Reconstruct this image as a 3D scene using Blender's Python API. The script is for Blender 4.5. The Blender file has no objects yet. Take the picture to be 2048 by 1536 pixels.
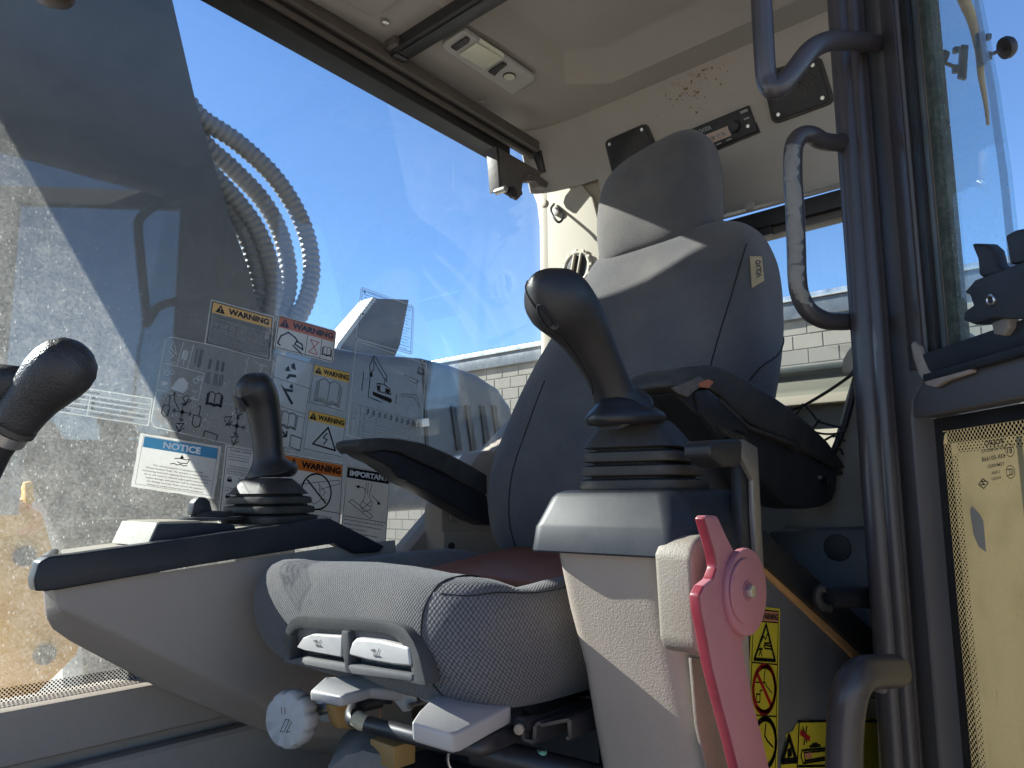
import bpy, bmesh, math, random
from mathutils import Vector, Matrix
R = math.radians
rnd = random.Random(7)
sc = bpy.context.scene
COL = sc.collection

# ------------------------------------------------------------------ camera
FPX, PITCH, YAW, ROLL = 1515.0, R(8.15), R(42.5), R(0.37)
CAM = Vector((0, 0, 0.6))
_F = Vector((math.cos(PITCH)*math.cos(YAW), math.cos(PITCH)*math.sin(YAW), math.sin(PITCH)))
_R0 = Vector((math.sin(YAW), -math.cos(YAW), 0))
_U0 = _R0.cross(_F)
_RT = _R0*math.cos(ROLL) - _U0*math.sin(ROLL)
_UP = _R0*math.sin(ROLL) + _U0*math.cos(ROLL)
cd = bpy.data.cameras.new("camera")
cam = bpy.data.objects.new("camera", cd)
COL.objects.link(cam)
m = Matrix.Identity(4)
for i in range(3):
    m[i][0] = _RT[i]; m[i][1] = _UP[i]; m[i][2] = -_F[i]; m[i][3] = CAM[i]
cam.matrix_world = m
cd.sensor_width = 36.0
cd.lens = 36.0*FPX/2048.0
cd.clip_start = 0.02
cd.clip_end = 2000
sc.camera = cam

# ------------------------------------------------------------------ light
SD = Vector((0.405, -0.89, -0.585)).normalized()        # the way the sunlight travels
EL = math.asin(-SD.z); AZ = math.atan2(-SD.x, -SD.y)
w = bpy.data.worlds.new("World"); sc.world = w; w.use_nodes = True
nt = w.node_tree; nt.nodes.clear()
sky = nt.nodes.new("ShaderNodeTexSky"); sky.sky_type = 'NISHITA'; sky.sun_disc = False
sky.sun_elevation = EL; sky.sun_rotation = AZ
sky.air_density = 0.95; sky.dust_density = 0.0; sky.ozone_density = 6.0; sky.altitude = 900
bg = nt.nodes.new("ShaderNodeBackground"); bg.inputs[1].default_value = 0.082
wo = nt.nodes.new("ShaderNodeOutputWorld")
nt.links.new(sky.outputs[0], bg.inputs[0]); nt.links.new(bg.outputs[0], wo.inputs[0])
sl = bpy.data.lights.new("sun", 'SUN'); sl.energy = 5.0; sl.angle = R(0.5); sl.color = (1.0, 0.95, 0.87)
so = bpy.data.objects.new("sun", sl); COL.objects.link(so)
so.rotation_euler = SD.to_track_quat('-Z', 'Y').to_euler(); so.location = (-4, 6, 6)
sc.view_settings.view_transform = 'Standard'; sc.view_settings.look = 'None'
sc.view_settings.gamma = 1.0; sc.view_settings.exposure = 1.7
sc.render.engine = 'CYCLES'
sc.cycles.max_bounces = 10; sc.cycles.transparent_max_bounces = 16
sc.cycles.diffuse_bounces = 5; sc.cycles.caustics_reflective = False; sc.cycles.caustics_refractive = False

# ------------------------------------------------------------------ where a ray meets a plane of the cab
def ray(px, py):
    u = (px-1024)/FPX; v = (768-py)/FPX
    return _F + _RT*u + _UP*v
def PX(px, py, X): d = ray(px, py); return CAM + d*(X/d.x)
def PY(px, py, Y): d = ray(px, py); return CAM + d*(Y/d.y)
def PZ(px, py, Z): d = ray(px, py); return CAM + d*((Z-CAM.z)/d.z)
def PT(px, py, t): return CAM + ray(px, py)*t
def PN(px, py, p0, n): d = ray(px, py); return CAM + d*((p0-CAM).dot(n)/d.dot(n))
DH = Vector((1.2, 0.36, 0)); DA = R(41.5)
DN = Vector((-math.sin(DA), math.cos(DA), 0))          # the open door's inner face looks this way
def PD(px, py, off=0.0): return PN(px, py, DH+DN*off, DN)

# ------------------------------------------------------------------ materials
MATS = {}
def mat(name, col, rough=0.5, metal=0.0, var=0.12, vscale=6.0, bump=0.0, bscale=400.0, dust=0.0, dcol=(0.42,0.36,0.27), dscale=9.0,
        scratch=0.0, spec=0.5, coat=0.0, rvar=0.1):
    if name in MATS: return MATS[name]
    m = bpy.data.materials.new(name); m.use_nodes = True
    n = m.node_tree.nodes; l = m.node_tree.links
    b = n["Principled BSDF"]
    b.inputs["Roughness"].default_value = rough; b.inputs["Metallic"].default_value = metal
    b.inputs["Specular IOR Level"].default_value = spec
    if coat: b.inputs["Coat Weight"].default_value = coat; b.inputs["Coat Roughness"].default_value = 0.15
    tc = n.new("ShaderNodeTexCoord")
    no = n.new("ShaderNodeTexNoise"); no.inputs["Scale"].default_value = vscale; no.inputs["Detail"].default_value = 8
    no.inputs["Roughness"].default_value = 0.65
    l.new(tc.outputs["Object"], no.inputs["Vector"])
    mr = n.new("ShaderNodeMapRange"); mr.inputs[1].default_value = 0.3; mr.inputs[2].default_value = 0.7
    mr.inputs[3].default_value = 1-var; mr.inputs[4].default_value = 1+var
    l.new(no.outputs[0], mr.inputs[0])
    mx = n.new("ShaderNodeMix"); mx.data_type = 'RGBA'; mx.blend_type = 'MULTIPLY'; mx.inputs[0].default_value = 1
    mx.inputs[6].default_value = (*col, 1)
    cb = n.new("ShaderNodeCombineColor")
    for i in range(3): l.new(mr.outputs[0], cb.inputs[i])
    l.new(cb.outputs[0], mx.inputs[7])
    out = mx.outputs[2]
    if dust:
        n2 = n.new("ShaderNodeTexNoise"); n2.inputs["Scale"].default_value = dscale; n2.inputs["Detail"].default_value = 12
        n2.inputs["Roughness"].default_value = 0.75
        l.new(tc.outputs["Object"], n2.inputs["Vector"])
        m2 = n.new("ShaderNodeMapRange"); m2.inputs[1].default_value = 0.46; m2.inputs[2].default_value = 0.72
        m2.inputs[3].default_value = dust*0.15; m2.inputs[4].default_value = dust
        l.new(n2.outputs[0], m2.inputs[0])
        m3 = n.new("ShaderNodeMix"); m3.data_type = 'RGBA'; m3.inputs[7].default_value = (*dcol, 1)
        l.new(m2.outputs[0], m3.inputs[0]); l.new(out, m3.inputs[6]); out = m3.outputs[2]
    if scratch:
        mp = n.new("ShaderNodeMapping"); mp.inputs["Scale"].default_value = (70, 70, 6)
        mp.inputs["Rotation"].default_value = (0.35, 0.2, 0)
        l.new(tc.outputs["Object"], mp.inputs[0])
        n3 = n.new("ShaderNodeTexNoise"); n3.inputs["Scale"].default_value = 1.6; n3.inputs["Detail"].default_value = 3
        l.new(mp.outputs[0], n3.inputs["Vector"])
        m4 = n.new("ShaderNodeMapRange"); m4.inputs[1].default_value = 0.70; m4.inputs[2].default_value = 0.76
        m4.inputs[3].default_value = 0; m4.inputs[4].default_value = scratch
        l.new(n3.outputs[0], m4.inputs[0])
        m5 = n.new("ShaderNodeMix"); m5.data_type = 'RGBA'; m5.inputs[7].default_value = (0.35, 0.34, 0.33, 1)
        l.new(m4.outputs[0], m5.inputs[0]); l.new(out, m5.inputs[6]); out = m5.outputs[2]
    l.new(out, b.inputs["Base Color"])
    mrr = n.new("ShaderNodeMapRange"); mrr.inputs[1].default_value = 0.3; mrr.inputs[2].default_value = 0.7
    mrr.inputs[3].default_value = max(0.02, rough-rvar); mrr.inputs[4].default_value = min(1, rough+rvar)
    l.new(no.outputs[0], mrr.inputs[0]); l.new(mrr.outputs[0], b.inputs["Roughness"])
    if bump:
        n4 = n.new("ShaderNodeTexNoise"); n4.inputs["Scale"].default_value = bscale; n4.inputs["Detail"].default_value = 3
        l.new(tc.outputs["Object"], n4.inputs["Vector"])
        bp = n.new("ShaderNodeBump"); bp.inputs["Strength"].default_value = bump; bp.inputs["Distance"].default_value = 0.002
        l.new(n4.outputs[0], bp.inputs["Height"]); l.new(bp.outputs[0], b.inputs["Normal"])
    MATS[name] = m
    return m

def fabric(name, dark, light, pitch, depth=0.35, fleck=0.25):
    m = bpy.data.materials.new(name); m.use_nodes = True
    n = m.node_tree.nodes; l = m.node_tree.links
    b = n["Principled BSDF"]; b.inputs["Roughness"].default_value = 0.95
    b.inputs["Specular IOR Level"].default_value = 0.15
    b.inputs["Sheen Weight"].default_value = 0.25; b.inputs["Sheen Roughness"].default_value = 0.4
    uv = n.new("ShaderNodeUVMap"); uv.uv_map = "UVMap"
    mp = n.new("ShaderNodeMapping"); mp.inputs["Rotation"].default_value = (0, 0, R(45))
    mp.inputs["Scale"].default_value = (1/pitch, 1/pitch*0.8, 1)
    l.new(uv.outputs[0], mp.inputs[0])
    vo = n.new("ShaderNodeTexVoronoi"); vo.voronoi_dimensions = '2D'; vo.inputs["Scale"].default_value = 1.0
    vo.inputs["Randomness"].default_value = 0.12
    l.new(mp.outputs[0], vo.inputs["Vector"])
    mr = n.new("ShaderNodeMapRange"); mr.inputs[1].default_value = 0.2; mr.inputs[2].default_value = 0.6
    mr.inputs[3].default_value = 1; mr.inputs[4].default_value = 0
    l.new(vo.outputs["Distance"], mr.inputs[0])
    no = n.new("ShaderNodeTexNoise"); no.inputs["Scale"].default_value = 900; no.inputs["Detail"].default_value = 2
    tc = n.new("ShaderNodeTexCoord"); l.new(tc.outputs["Object"], no.inputs["Vector"])
    nb = n.new("ShaderNodeTexNoise"); nb.inputs["Scale"].default_value = 7; nb.inputs["Detail"].default_value = 6
    l.new(tc.outputs["Object"], nb.inputs["Vector"])
    ad = n.new("ShaderNodeMath"); ad.operation = 'MULTIPLY_ADD'; ad.inputs[1].default_value = fleck*2; 
    l.new(no.outputs[0], ad.inputs[0]); 
    sb = n.new("ShaderNodeMath"); sb.operation = 'ADD'; sb.inputs[1].default_value = -fleck
    l.new(mr.outputs[0], sb.inputs[0]); l.new(sb.outputs[0], ad.inputs[2])
    mx = n.new("ShaderNodeMix"); mx.data_type = 'RGBA'; mx.clamp_factor = True
    mx.inputs[6].default_value = (*dark, 1); mx.inputs[7].default_value = (*light, 1)
    l.new(ad.outputs[0], mx.inputs[0])
    m3 = n.new("ShaderNodeMix"); m3.data_type = 'RGBA'; m3.inputs[7].default_value = (0.33, 0.29, 0.23, 1)
    m2 = n.new("ShaderNodeMapRange"); m2.inputs[1].default_value = 0.45; m2.inputs[2].default_value = 0.8
    m2.inputs[3].default_value = 0.03; m2.inputs[4].default_value = 0.28
    l.new(nb.outputs[0], m2.inputs[0]); l.new(m2.outputs[0], m3.inputs[0]); l.new(mx.outputs[2], m3.inputs[6])
    l.new(m3.outputs[2], b.inputs["Base Color"])
    bp = n.new("ShaderNodeBump"); bp.inputs["Strength"].default_value = depth; bp.inputs["Distance"].default_value = 0.0012
    l.new(ad.outputs[0], bp.inputs["Height"]); l.new(bp.outputs[0], b.inputs["Normal"])
    MATS[name] = m
    return m

def sheet_mat(name, col, trans=0.5, alpha=1.0, rough=0.5, gloss=0.06):
    """printed film or paper that lets some light through"""
    m = bpy.data.materials.new(name); m.use_nodes = True
    n = m.node_tree.nodes; l = m.node_tree.links; n.clear()
    o = n.new("ShaderNodeOutputMaterial")
    tc = n.new("ShaderNodeTexCoord"); no = n.new("ShaderNodeTexNoise"); no.inputs["Scale"].default_value = 22; no.inputs["Detail"].default_value = 10
    l.new(tc.outputs["Object"], no.inputs["Vector"])
    mr = n.new("ShaderNodeMapRange"); mr.inputs[1].default_value = 0.45; mr.inputs[2].default_value = 0.75; mr.inputs[3].default_value = 0; mr.inputs[4].default_value = 0.35
    l.new(no.outputs[0], mr.inputs[0])
    mc = n.new("ShaderNodeMix"); mc.data_type = 'RGBA'; mc.inputs[6].default_value = (*col, 1); mc.inputs[7].default_value = (col[0]*0.62+0.06, col[1]*0.6+0.05, col[2]*0.55+0.04, 1)
    l.new(mr.outputs[0], mc.inputs[0])
    d = n.new("ShaderNodeBsdfDiffuse"); t = n.new("ShaderNodeBsdfTranslucent")
    l.new(mc.outputs[2], d.inputs[0]); l.new(mc.outputs[2], t.inputs[0])
    a = n.new("ShaderNodeMixShader"); a.inputs[0].default_value = trans
    l.new(d.outputs[0], a.inputs[1]); l.new(t.outputs[0], a.inputs[2])
    g = n.new("ShaderNodeBsdfGlossy"); g.inputs["Roughness"].default_value = rough*0.5
    b2 = n.new("ShaderNodeMixShader"); b2.inputs[0].default_value = gloss
    l.new(a.outputs[0], b2.inputs[1]); l.new(g.outputs[0], b2.inputs[2])
    last = b2
    if alpha < 1:
        tr = n.new("ShaderNodeBsdfTransparent"); c = n.new("ShaderNodeMixShader"); c.inputs[0].default_value = alpha
        l.new(tr.outputs[0], c.inputs[1]); l.new(b2.outputs[0], c.inputs[2]); last = c
    l.new(last.outputs[0], o.inputs[0])
    MATS[name] = m
    return m

def glass_mat(name, tint, film, spots, grad=None, refl=1.0):
    """clear pane carrying a film of dried dust: film = even share, spots = share in drops; grad = (x0,x1,z0,z1,extra)"""
    m = bpy.data.materials.new(name); m.use_nodes = True
    n = m.node_tree.nodes; l = m.node_tree.links; n.clear()
    def math_(op, a, b, clamp=False):
        q = n.new("ShaderNodeMath"); q.operation = op; q.use_clamp = clamp
        for i, x in enumerate((a, b)):
            if isinstance(x, (int, float)): q.inputs[i].default_value = x
            else: l.new(x, q.inputs[i])
        return q.outputs[0]
    def rng(x, a, b, c, d_):
        q = n.new("ShaderNodeMapRange")
        q.inputs[1].default_value = a; q.inputs[2].default_value = b; q.inputs[3].default_value = c; q.inputs[4].default_value = d_
        l.new(x, q.inputs[0]); return q.outputs[0]
    o = n.new("ShaderNodeOutputMaterial")
    geo = n.new("ShaderNodeNewGeometry")
    pos = geo.outputs["Position"]
    mp = n.new("ShaderNodeMapping"); mp.inputs["Rotation"].default_value = (0, R(-25), 0); mp.inputs["Scale"].default_value = (1, 1, 0.45)
    l.new(pos, mp.inputs[0])
    def noise(scale, det=6, vec=pos, rough=0.6):
        q = n.new("ShaderNodeTexNoise"); q.inputs["Scale"].default_value = scale; q.inputs["Detail"].default_value = det
        q.inputs["Roughness"].default_value = rough; l.new(vec, q.inputs["Vector"]); return q.outputs[0]
    def drops(scale, size, keep):
        q = n.new("ShaderNodeTexVoronoi"); q.inputs["Scale"].default_value = scale; l.new(mp.outputs[0], q.inputs["Vector"])
        a = rng(q.outputs["Distance"], size*0.55, size, 1, 0)
        s = n.new("ShaderNodeSeparateColor"); l.new(q.outputs["Color"], s.inputs[0])
        return math_('MULTIPLY', a, math_('GREATER_THAN', s.outputs[0], 1-keep))
    big = noise(3.5, 5); mid = noise(28, 8); fine = noise(260, 5)
    dirt = math_('MULTIPLY', rng(big, 0.3, 0.7, 0.6, 1.25), film)
    dirt = math_('MULTIPLY', dirt, rng(mid, 0.3, 0.7, 0.65, 1.3))
    dirt = math_('MULTIPLY', dirt, rng(fine, 0.32, 0.68, 0.55, 1.4))
    if grad:
        sx = n.new("ShaderNodeSeparateXYZ"); l.new(pos, sx.inputs[0])
        gx = rng(sx.outputs[0], grad[0], grad[1], 1, 0); gz = rng(sx.outputs[2], grad[2], grad[3], 1, 0)
        g = math_('MULTIPLY', gx, gz)
        ex = math_('MULTIPLY', g, grad[4])
        ex = math_('MULTIPLY', ex, rng(mid, 0.3, 0.7, 0.7, 1.25))
        ex = math_('MULTIPLY', ex, rng(fine, 0.32, 0.68, 0.6, 1.35))
        dirt = math_('ADD', dirt, ex)
        sp = math_('ADD', math_('MULTIPLY', rng(g, 0, 1, 0.12, 1), spots), 0)
    else:
        sp = spots
    ds = math_('MAXIMUM', drops(150, 0.20, 0.30), math_('MAXIMUM', drops(70, 0.10, 0.35), drops(260, 0.24, 0.30)))
    dirt = math_('ADD', dirt, math_('MULTIPLY', ds, sp), True)
    mps = n.new("ShaderNodeMapping"); mps.inputs["Rotation"].default_value = (0, R(-28), 0); mps.inputs["Scale"].default_value = (60, 60, 2.2)
    l.new(pos, mps.inputs[0])
    scr = rng(noise(2.0, 2, mps.outputs[0]), 0.735, 0.76, 0, 0.25)
    scr = math_('MULTIPLY', scr, rng(noise(5, 2), 0.5, 0.6, 0, 1)) 
    dirt = math_('ADD', dirt, scr, True)
    cold = n.new("ShaderNodeRGB"); cold.outputs[0].default_value = (0.60, 0.60, 0.57, 1)
    d = n.new("ShaderNodeBsdfDiffuse"); t = n.new("ShaderNodeBsdfTranslucent")
    l.new(cold.outputs[0], d.inputs[0]); l.new(cold.outputs[0], t.inputs[0])
    a = n.new("ShaderNodeMixShader"); a.inputs[0].default_value = 0.55
    l.new(d.outputs[0], a.inputs[1]); l.new(t.outputs[0], a.inputs[2])
    tr = n.new("ShaderNodeBsdfTransparent"); tr.inputs[0].default_value = (*tint, 1)
    gl = n.new("ShaderNodeBsdfGlossy"); gl.inputs["Roughness"].default_value = 0.01
    dt = n.new("ShaderNodeVectorMath"); dt.operation = 'DOT_PRODUCT'
    l.new(geo.outputs["Incoming"], dt.inputs[0]); l.new(geo.outputs["Normal"], dt.inputs[1])
    cc = math_('SUBTRACT', 1.0, math_('ABSOLUTE', dt.outputs["Value"], 0.0))
    ff = math_('MULTIPLY', math_('MULTIPLY_ADD', math_('POWER', cc, 5.0), 0.96), refl, True)
    ff.node.inputs[0].links[0].from_node.inputs[2].default_value = 0.04
    dirt = math_('MULTIPLY', dirt, math_('SUBTRACT', 1.0, geo.outputs["Backfacing"]))
    b1 = n.new("ShaderNodeMixShader"); l.new(ff, b1.inputs[0]); l.new(tr.outputs[0], b1.inputs[1]); l.new(gl.outputs[0], b1.inputs[2])
    b2 = n.new("ShaderNodeMixShader"); l.new(dirt, b2.inputs[0]); l.new(b1.outputs[0], b2.inputs[1]); l.new(a.outputs[0], b2.inputs[2])
    l.new(b2.outputs[0], o.inputs[0])
    MATS[name] = m
    return m

def dots_mat(name, pitch, rad, col=(0.01, 0.01, 0.012)):
    m = bpy.data.materials.new(name); m.use_nodes = True
    n = m.node_tree.nodes; l = m.node_tree.links; n.clear()
    o = n.new("ShaderNodeOutputMaterial"); uv = n.new("ShaderNodeUVMap"); uv.uv_map = "UVMap"
    mp = n.new("ShaderNodeMapping"); mp.inputs["Rotation"].default_value = (0, 0, R(45)); mp.inputs["Scale"].default_value = (1/pitch, 1/pitch, 1)
    l.new(uv.outputs[0], mp.inputs[0])
    vo = n.new("ShaderNodeTexVoronoi"); vo.voronoi_dimensions = '2D'; vo.inputs["Scale"].default_value = 1; vo.inputs["Randomness"].default_value = 0
    l.new(mp.outputs[0], vo.inputs["Vector"])
    lt = n.new("ShaderNodeMath"); lt.operation = 'LESS_THAN'; lt.inputs[1].default_value = rad; l.new(vo.outputs["Distance"], lt.inputs[0])
    d = n.new("ShaderNodeBsdfDiffuse"); d.inputs[0].default_value = (*col, 1); tr = n.new("ShaderNodeBsdfTransparent")
    a = n.new("ShaderNodeMixShader"); l.new(lt.outputs[0], a.inputs[0]); l.new(tr.outputs[0], a.inputs[1]); l.new(d.outputs[0], a.inputs[2])
    l.new(a.outputs[0], o.inputs[0]); MATS[name] = m
    return m

beige = mat("beige_plastic", (0.33, 0.275, 0.23), 0.6, bump=0.3, bscale=450, dust=0.4, dcol=(0.30, 0.26, 0.20), dscale=5, scratch=0.06, var=0.06)
headliner = mat("headliner_plastic", (0.355, 0.335, 0.305), 0.6, bump=0.15, bscale=500, dust=0.2, dcol=(0.26, 0.22, 0.16), dscale=6, var=0.07)
cream = mat("cream_plastic", (0.43, 0.39, 0.31), 0.6, bump=0.15, bscale=400, dust=0.15, var=0.06)
greyp = mat("dark_grey_plastic", (0.065, 0.068, 0.072), 0.55, bump=0.15, dust=0.15, var=0.1)
lgrey = mat("light_grey_plastic", (0.40, 0.39, 0.385), 0.5, bump=0.1, dust=0.2, dcol=(0.38, 0.31, 0.2), var=0.05)
black = mat("black_plastic", (0.020, 0.021, 0.024), 0.42, bump=0.1, bscale=700, dust=0.05, var=0.15, spec=0.3)
grip = mat("worn_grip_rubber", (0.016, 0.016, 0.018), 0.36, bump=0.18, bscale=900, dust=0.03, var=0.2, rvar=0.1, spec=0.35)
pebble = mat("pebbled_grip_rubber", (0.020, 0.020, 0.022), 0.38, bump=0.5, bscale=450, dust=0.05, var=0.2, spec=0.35)
rubber = mat("dusty_rubber", (0.032, 0.031, 0.030), 0.6, bump=0.25, bscale=500, dust=0.22, dcol=(0.26, 0.22, 0.17), dscale=14, spec=0.35)
rim_black = mat("console_trim_black", (0.016, 0.019, 0.025), 0.42, bump=0.04, bscale=600, dust=0.10, dcol=(0.2, 0.18, 0.15), spec=0.3)
frame = mat("charcoal_paint", (0.098, 0.094, 0.098), 0.42, bump=0.06, bscale=120, dust=0.14, dcol=(0.22, 0.20, 0.18), scratch=0.3, var=0.08, rvar=0.04, spec=0.35)
frame_wall = mat("charcoal_panel_paint", (0.14, 0.14, 0.15), 0.45, bump=0.08, bscale=200, dust=0.2, dcol=(0.26, 0.24, 0.22), scratch=0.25, var=0.1)
tubep = mat("charcoal_tube_paint", (0.050, 0.045, 0.050), 0.30, bump=0.03, bscale=90, scratch=0.2, dust=0.12, dcol=(0.16, 0.12, 0.1), rvar=0.03, spec=0.45)
wornm = mat("worn_bare_steel", (0.19, 0.18, 0.165), 0.5, metal=0.2, bump=0.5, bscale=160, dust=0.55, dcol=(0.10, 0.07, 0.05), dscale=40)
steel = mat("steel", (0.55, 0.54, 0.52), 0.3, metal=0.9, dust=0.15)
darksteel = mat("dark_greasy_steel", (0.02, 0.022, 0.028), 0.4, metal=0.2, dust=0.25, dcol=(0.14, 0.10, 0.06), dscale=18)
brownrail = mat("dirty_brown_rail", (0.075, 0.066, 0.062), 0.5, bump=0.2, bscale=80, dust=0.35, dcol=(0.17, 0.14, 0.11), dscale=12)
ochre = mat("ochre_bracket_paint", (0.36, 0.21, 0.07), 0.6, dust=0.3, dcol=(0.15, 0.1, 0.06), dscale=30)
blackseal = mat("black_rubber_seal", (0.010, 0.010, 0.012), 0.5, bump=0.4, bscale=300, dust=0.1, dcol=(0.15, 0.13, 0.1))
foam = mat("peeling_sealant", (0.34, 0.28, 0.24), 0.85, bump=0.7, bscale=120, dust=0.4, dcol=(0.16, 0.11, 0.08), dscale=30)
pink = mat("faded_pink_plastic", (0.37, 0.145, 0.165), 0.5, bump=0.12, bscale=300, dust=0.32, dcol=(0.30, 0.13, 0.15), dscale=9, var=0.1, scratch=0.12)
red = mat("unfaded_red_plastic", (0.17, 0.015, 0.028), 0.4, dust=0.2, dcol=(0.3, 0.1, 0.1), dscale=30, var=0.15)
redbrown = mat("red_brown_vinyl", (0.26, 0.075, 0.035), 0.55, dust=0.2, var=0.15)
fab_main = fabric("seat_fabric_plain", (0.058, 0.058, 0.063), (0.135, 0.132, 0.136), 0.0030, 0.6, 0.45)
fab_side = fabric("seat_fabric_honeycomb", (0.045, 0.045, 0.052), (0.165, 0.162, 0.168), 0.0042, 0.6, 0.25)
fab_rib = fabric("seat_fabric_fine_rib", (0.050, 0.050, 0.058), (0.14, 0.138, 0.145), 0.0036, 0.5, 0.2)
seam = mat("seam_thread", (0.014, 0.014, 0.016), 0.9)
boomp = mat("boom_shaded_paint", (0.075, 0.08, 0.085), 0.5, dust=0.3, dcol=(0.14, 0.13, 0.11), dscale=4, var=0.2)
yellow = mat("yellow_machine_paint", (0.66, 0.33, 0.012), 0.5, dust=0.12, dcol=(0.30, 0.18, 0.06), dscale=3, var=0.08)
hose_m = mat("grey_hose_guard", (0.21, 0.21, 0.215), 0.30, dust=0.1, dcol=(0.3, 0.3, 0.3), var=0.2, bump=0.2, bscale=100)
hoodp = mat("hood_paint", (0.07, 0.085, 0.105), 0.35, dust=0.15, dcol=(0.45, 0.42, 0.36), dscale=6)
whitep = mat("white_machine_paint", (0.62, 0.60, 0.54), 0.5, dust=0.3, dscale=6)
whitem = mat("white_plastic", (0.7, 0.7, 0.66), 0.45, dust=0.15)
blockm = mat("painted_block", (0.20, 0.185, 0.16), 0.9, var=0.12, vscale=1.3, bump=0.4, bscale=30, dust=0.2, dcol=(0.17, 0.155, 0.135), dscale=1)
mortar = mat("block_mortar", (0.22, 0.205, 0.18), 0.95)
groundm = mat("gravel_yard", (0.40, 0.35, 0.29), 0.95, var=0.3, vscale=0.6, bump=0.6, bscale=8, dust=0.4, dcol=(0.32, 0.28, 0.22), dscale=3)
orange_m = mat("orange_foam_edge", (0.50, 0.27, 0.10), 0.7, var=0.1, dust=0.2)
lens_m = mat("lamp_lens", (0.55, 0.55, 0.44), 0.3, bump=0.1, bscale=200)
p_white = sheet_mat("label_white", (0.64, 0.62, 0.58), 0.42)
p_clear = sheet_mat("label_clear_film", (0.55, 0.60, 0.64), 0.5, 0.11)
p_semi = sheet_mat("label_frosted_film", (0.60, 0.62, 0.63), 0.5, 0.45)
p_edge = sheet_mat("label_film_edge", (0.72, 0.72, 0.68), 0.5, 0.6)
p_black = sheet_mat("ink_black", (0.012, 0.012, 0.014), 0.2)
p_grey = sheet_mat("ink_grey", (0.10, 0.10, 0.105), 0.3)
p_faint = sheet_mat("ink_faint", (0.75, 0.76, 0.78), 0.4, 0.5)
p_orange = sheet_mat("ink_orange", (0.78, 0.22, 0.035), 0.4)
p_salmon = sheet_mat("ink_salmon", (0.60, 0.17, 0.075), 0.4)
p_tan = sheet_mat("ink_tan", (0.72, 0.44, 0.16), 0.4)
p_yel = sheet_mat("ink_amber", (0.72, 0.46, 0.10), 0.4)
p_blue = sheet_mat("ink_blue", (0.10, 0.36, 0.62), 0.4)
p_red = sheet_mat("ink_red", (0.50, 0.03, 0.03), 0.3)
p_yellow = sheet_mat("label_yellow", (0.70, 0.58, 0.05), 0.1)
p_sal2 = sheet_mat("ink_worn_salmon", (0.62, 0.26, 0.15), 0.1)
p_tag = sheet_mat("woven_tag_cream", (0.55, 0.42, 0.24), 0.1, gloss=0.01)
beige2 = mat("shaded_beige_cover", (0.19, 0.163, 0.136), 0.6, bump=0.3, bscale=450, dust=0.3, dcol=(0.28, 0.24, 0.18))  # darker copy of the console beige, shade put into the colour
p_bright = sheet_mat("label_bright_white", (0.95, 0.95, 0.95), 0.1)
p_cream = sheet_mat("cream_masking_sheet", (1.0, 0.81, 0.52), 0.85, gloss=0.03)
g_right = glass_mat("dusty_window_glass", (0.92, 0.96, 0.97), 0.028, 0.30, (0.75, 1.3, 0.75, 1.5, 0.17), refl=1.35)
g_clean = glass_mat("rear_window_glass", (0.93, 0.97, 0.97), 0.05, 0.12, refl=1.0)
g_door = glass_mat("door_glass", (0.84, 0.93, 0.95), 0.12, 0.3, refl=1.3)

# ------------------------------------------------------------------ building helpers
ORG = {}
def org(o):
    return ORG.get(o.name, Vector((0, 0, 0))) if o else Vector((0, 0, 0))
def tag(o, label=None, cat=None, group=None, kind=None):
    if label: o["label"] = label
    if cat: o["category"] = cat
    if group: o["group"] = group
    if kind: o["kind"] = kind
    return o
def thing(name, label, cat, loc, group=None):
    o = bpy.data.objects.new(name, None); COL.objects.link(o)
    o.empty_display_size = 0.05
    o.location = loc; ORG[o.name] = Vector(loc)
    return tag(o, label, cat, group)
def link(name, me, mats, parent=None, smooth=35, origin=None):
    if not isinstance(mats, (list, tuple)): mats = [mats]
    for q in mats: me.materials.append(q)
    if smooth:
        me.polygons.foreach_set("use_smooth", [True]*len(me.polygons))
        me.set_sharp_from_angle(angle=R(smooth))
    o = bpy.data.objects.new(name, me); COL.objects.link(o)
    if parent:
        g = org(parent); me.transform(Matrix.Translation(-g)); o.parent = parent; ORG[o.name] = g
    else:
        if origin is None and len(me.vertices):
            origin = sum((v.co for v in me.vertices), Vector())/len(me.vertices)
        me.transform(Matrix.Translation(-Vector(origin))); o.location = origin; ORG[o.name] = Vector(origin)
    return o
def frombm(bm, name="m"):
    me = bpy.data.meshes.new(name); bm.normal_update(); bm.to_mesh(me); bm.free(); return me
def bevel(bm, w, seg=2, edges=None, angle=20):
    es = edges or [e for e in bm.edges if len(e.link_faces) == 2 and e.calc_face_angle(0) > R(angle)]
    if w > 0 and es:
        bmesh.ops.bevel(bm, geom=es, offset=w, segments=seg, profile=0.6, affect='EDGES', clamp_overlap=True)
def prism_bm(pts, vec, bv=0.0, seg=2, bm=None, shrink=None):
    """polygon pts pushed along vec"""
    own = bm is None
    b = bmesh.new()
    vec = Vector(vec)
    c = sum((Vector(p) for p in pts), Vector())/len(pts)
    a = [b.verts.new(p) for p in pts]
    z = [b.verts.new((Vector(p) if shrink is None else c+(Vector(p)-c)*shrink)+vec) for p in pts]
    n = len(pts)
    b.faces.new(a); b.faces.new(z[::-1])
    for i in range(n): b.faces.new((a[i], z[i], z[(i+1) % n], a[(i+1) % n]))
    bmesh.ops.recalc_face_normals(b, faces=b.faces)
    bevel(b, bv, seg)
    bmesh.ops.recalc_face_normals(b, faces=b.faces)
    if own: return b
    t = bpy.data.meshes.new("t"); b.to_mesh(t); b.free(); bm.from_mesh(t); bpy.data.meshes.remove(t)
    return bm
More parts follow.
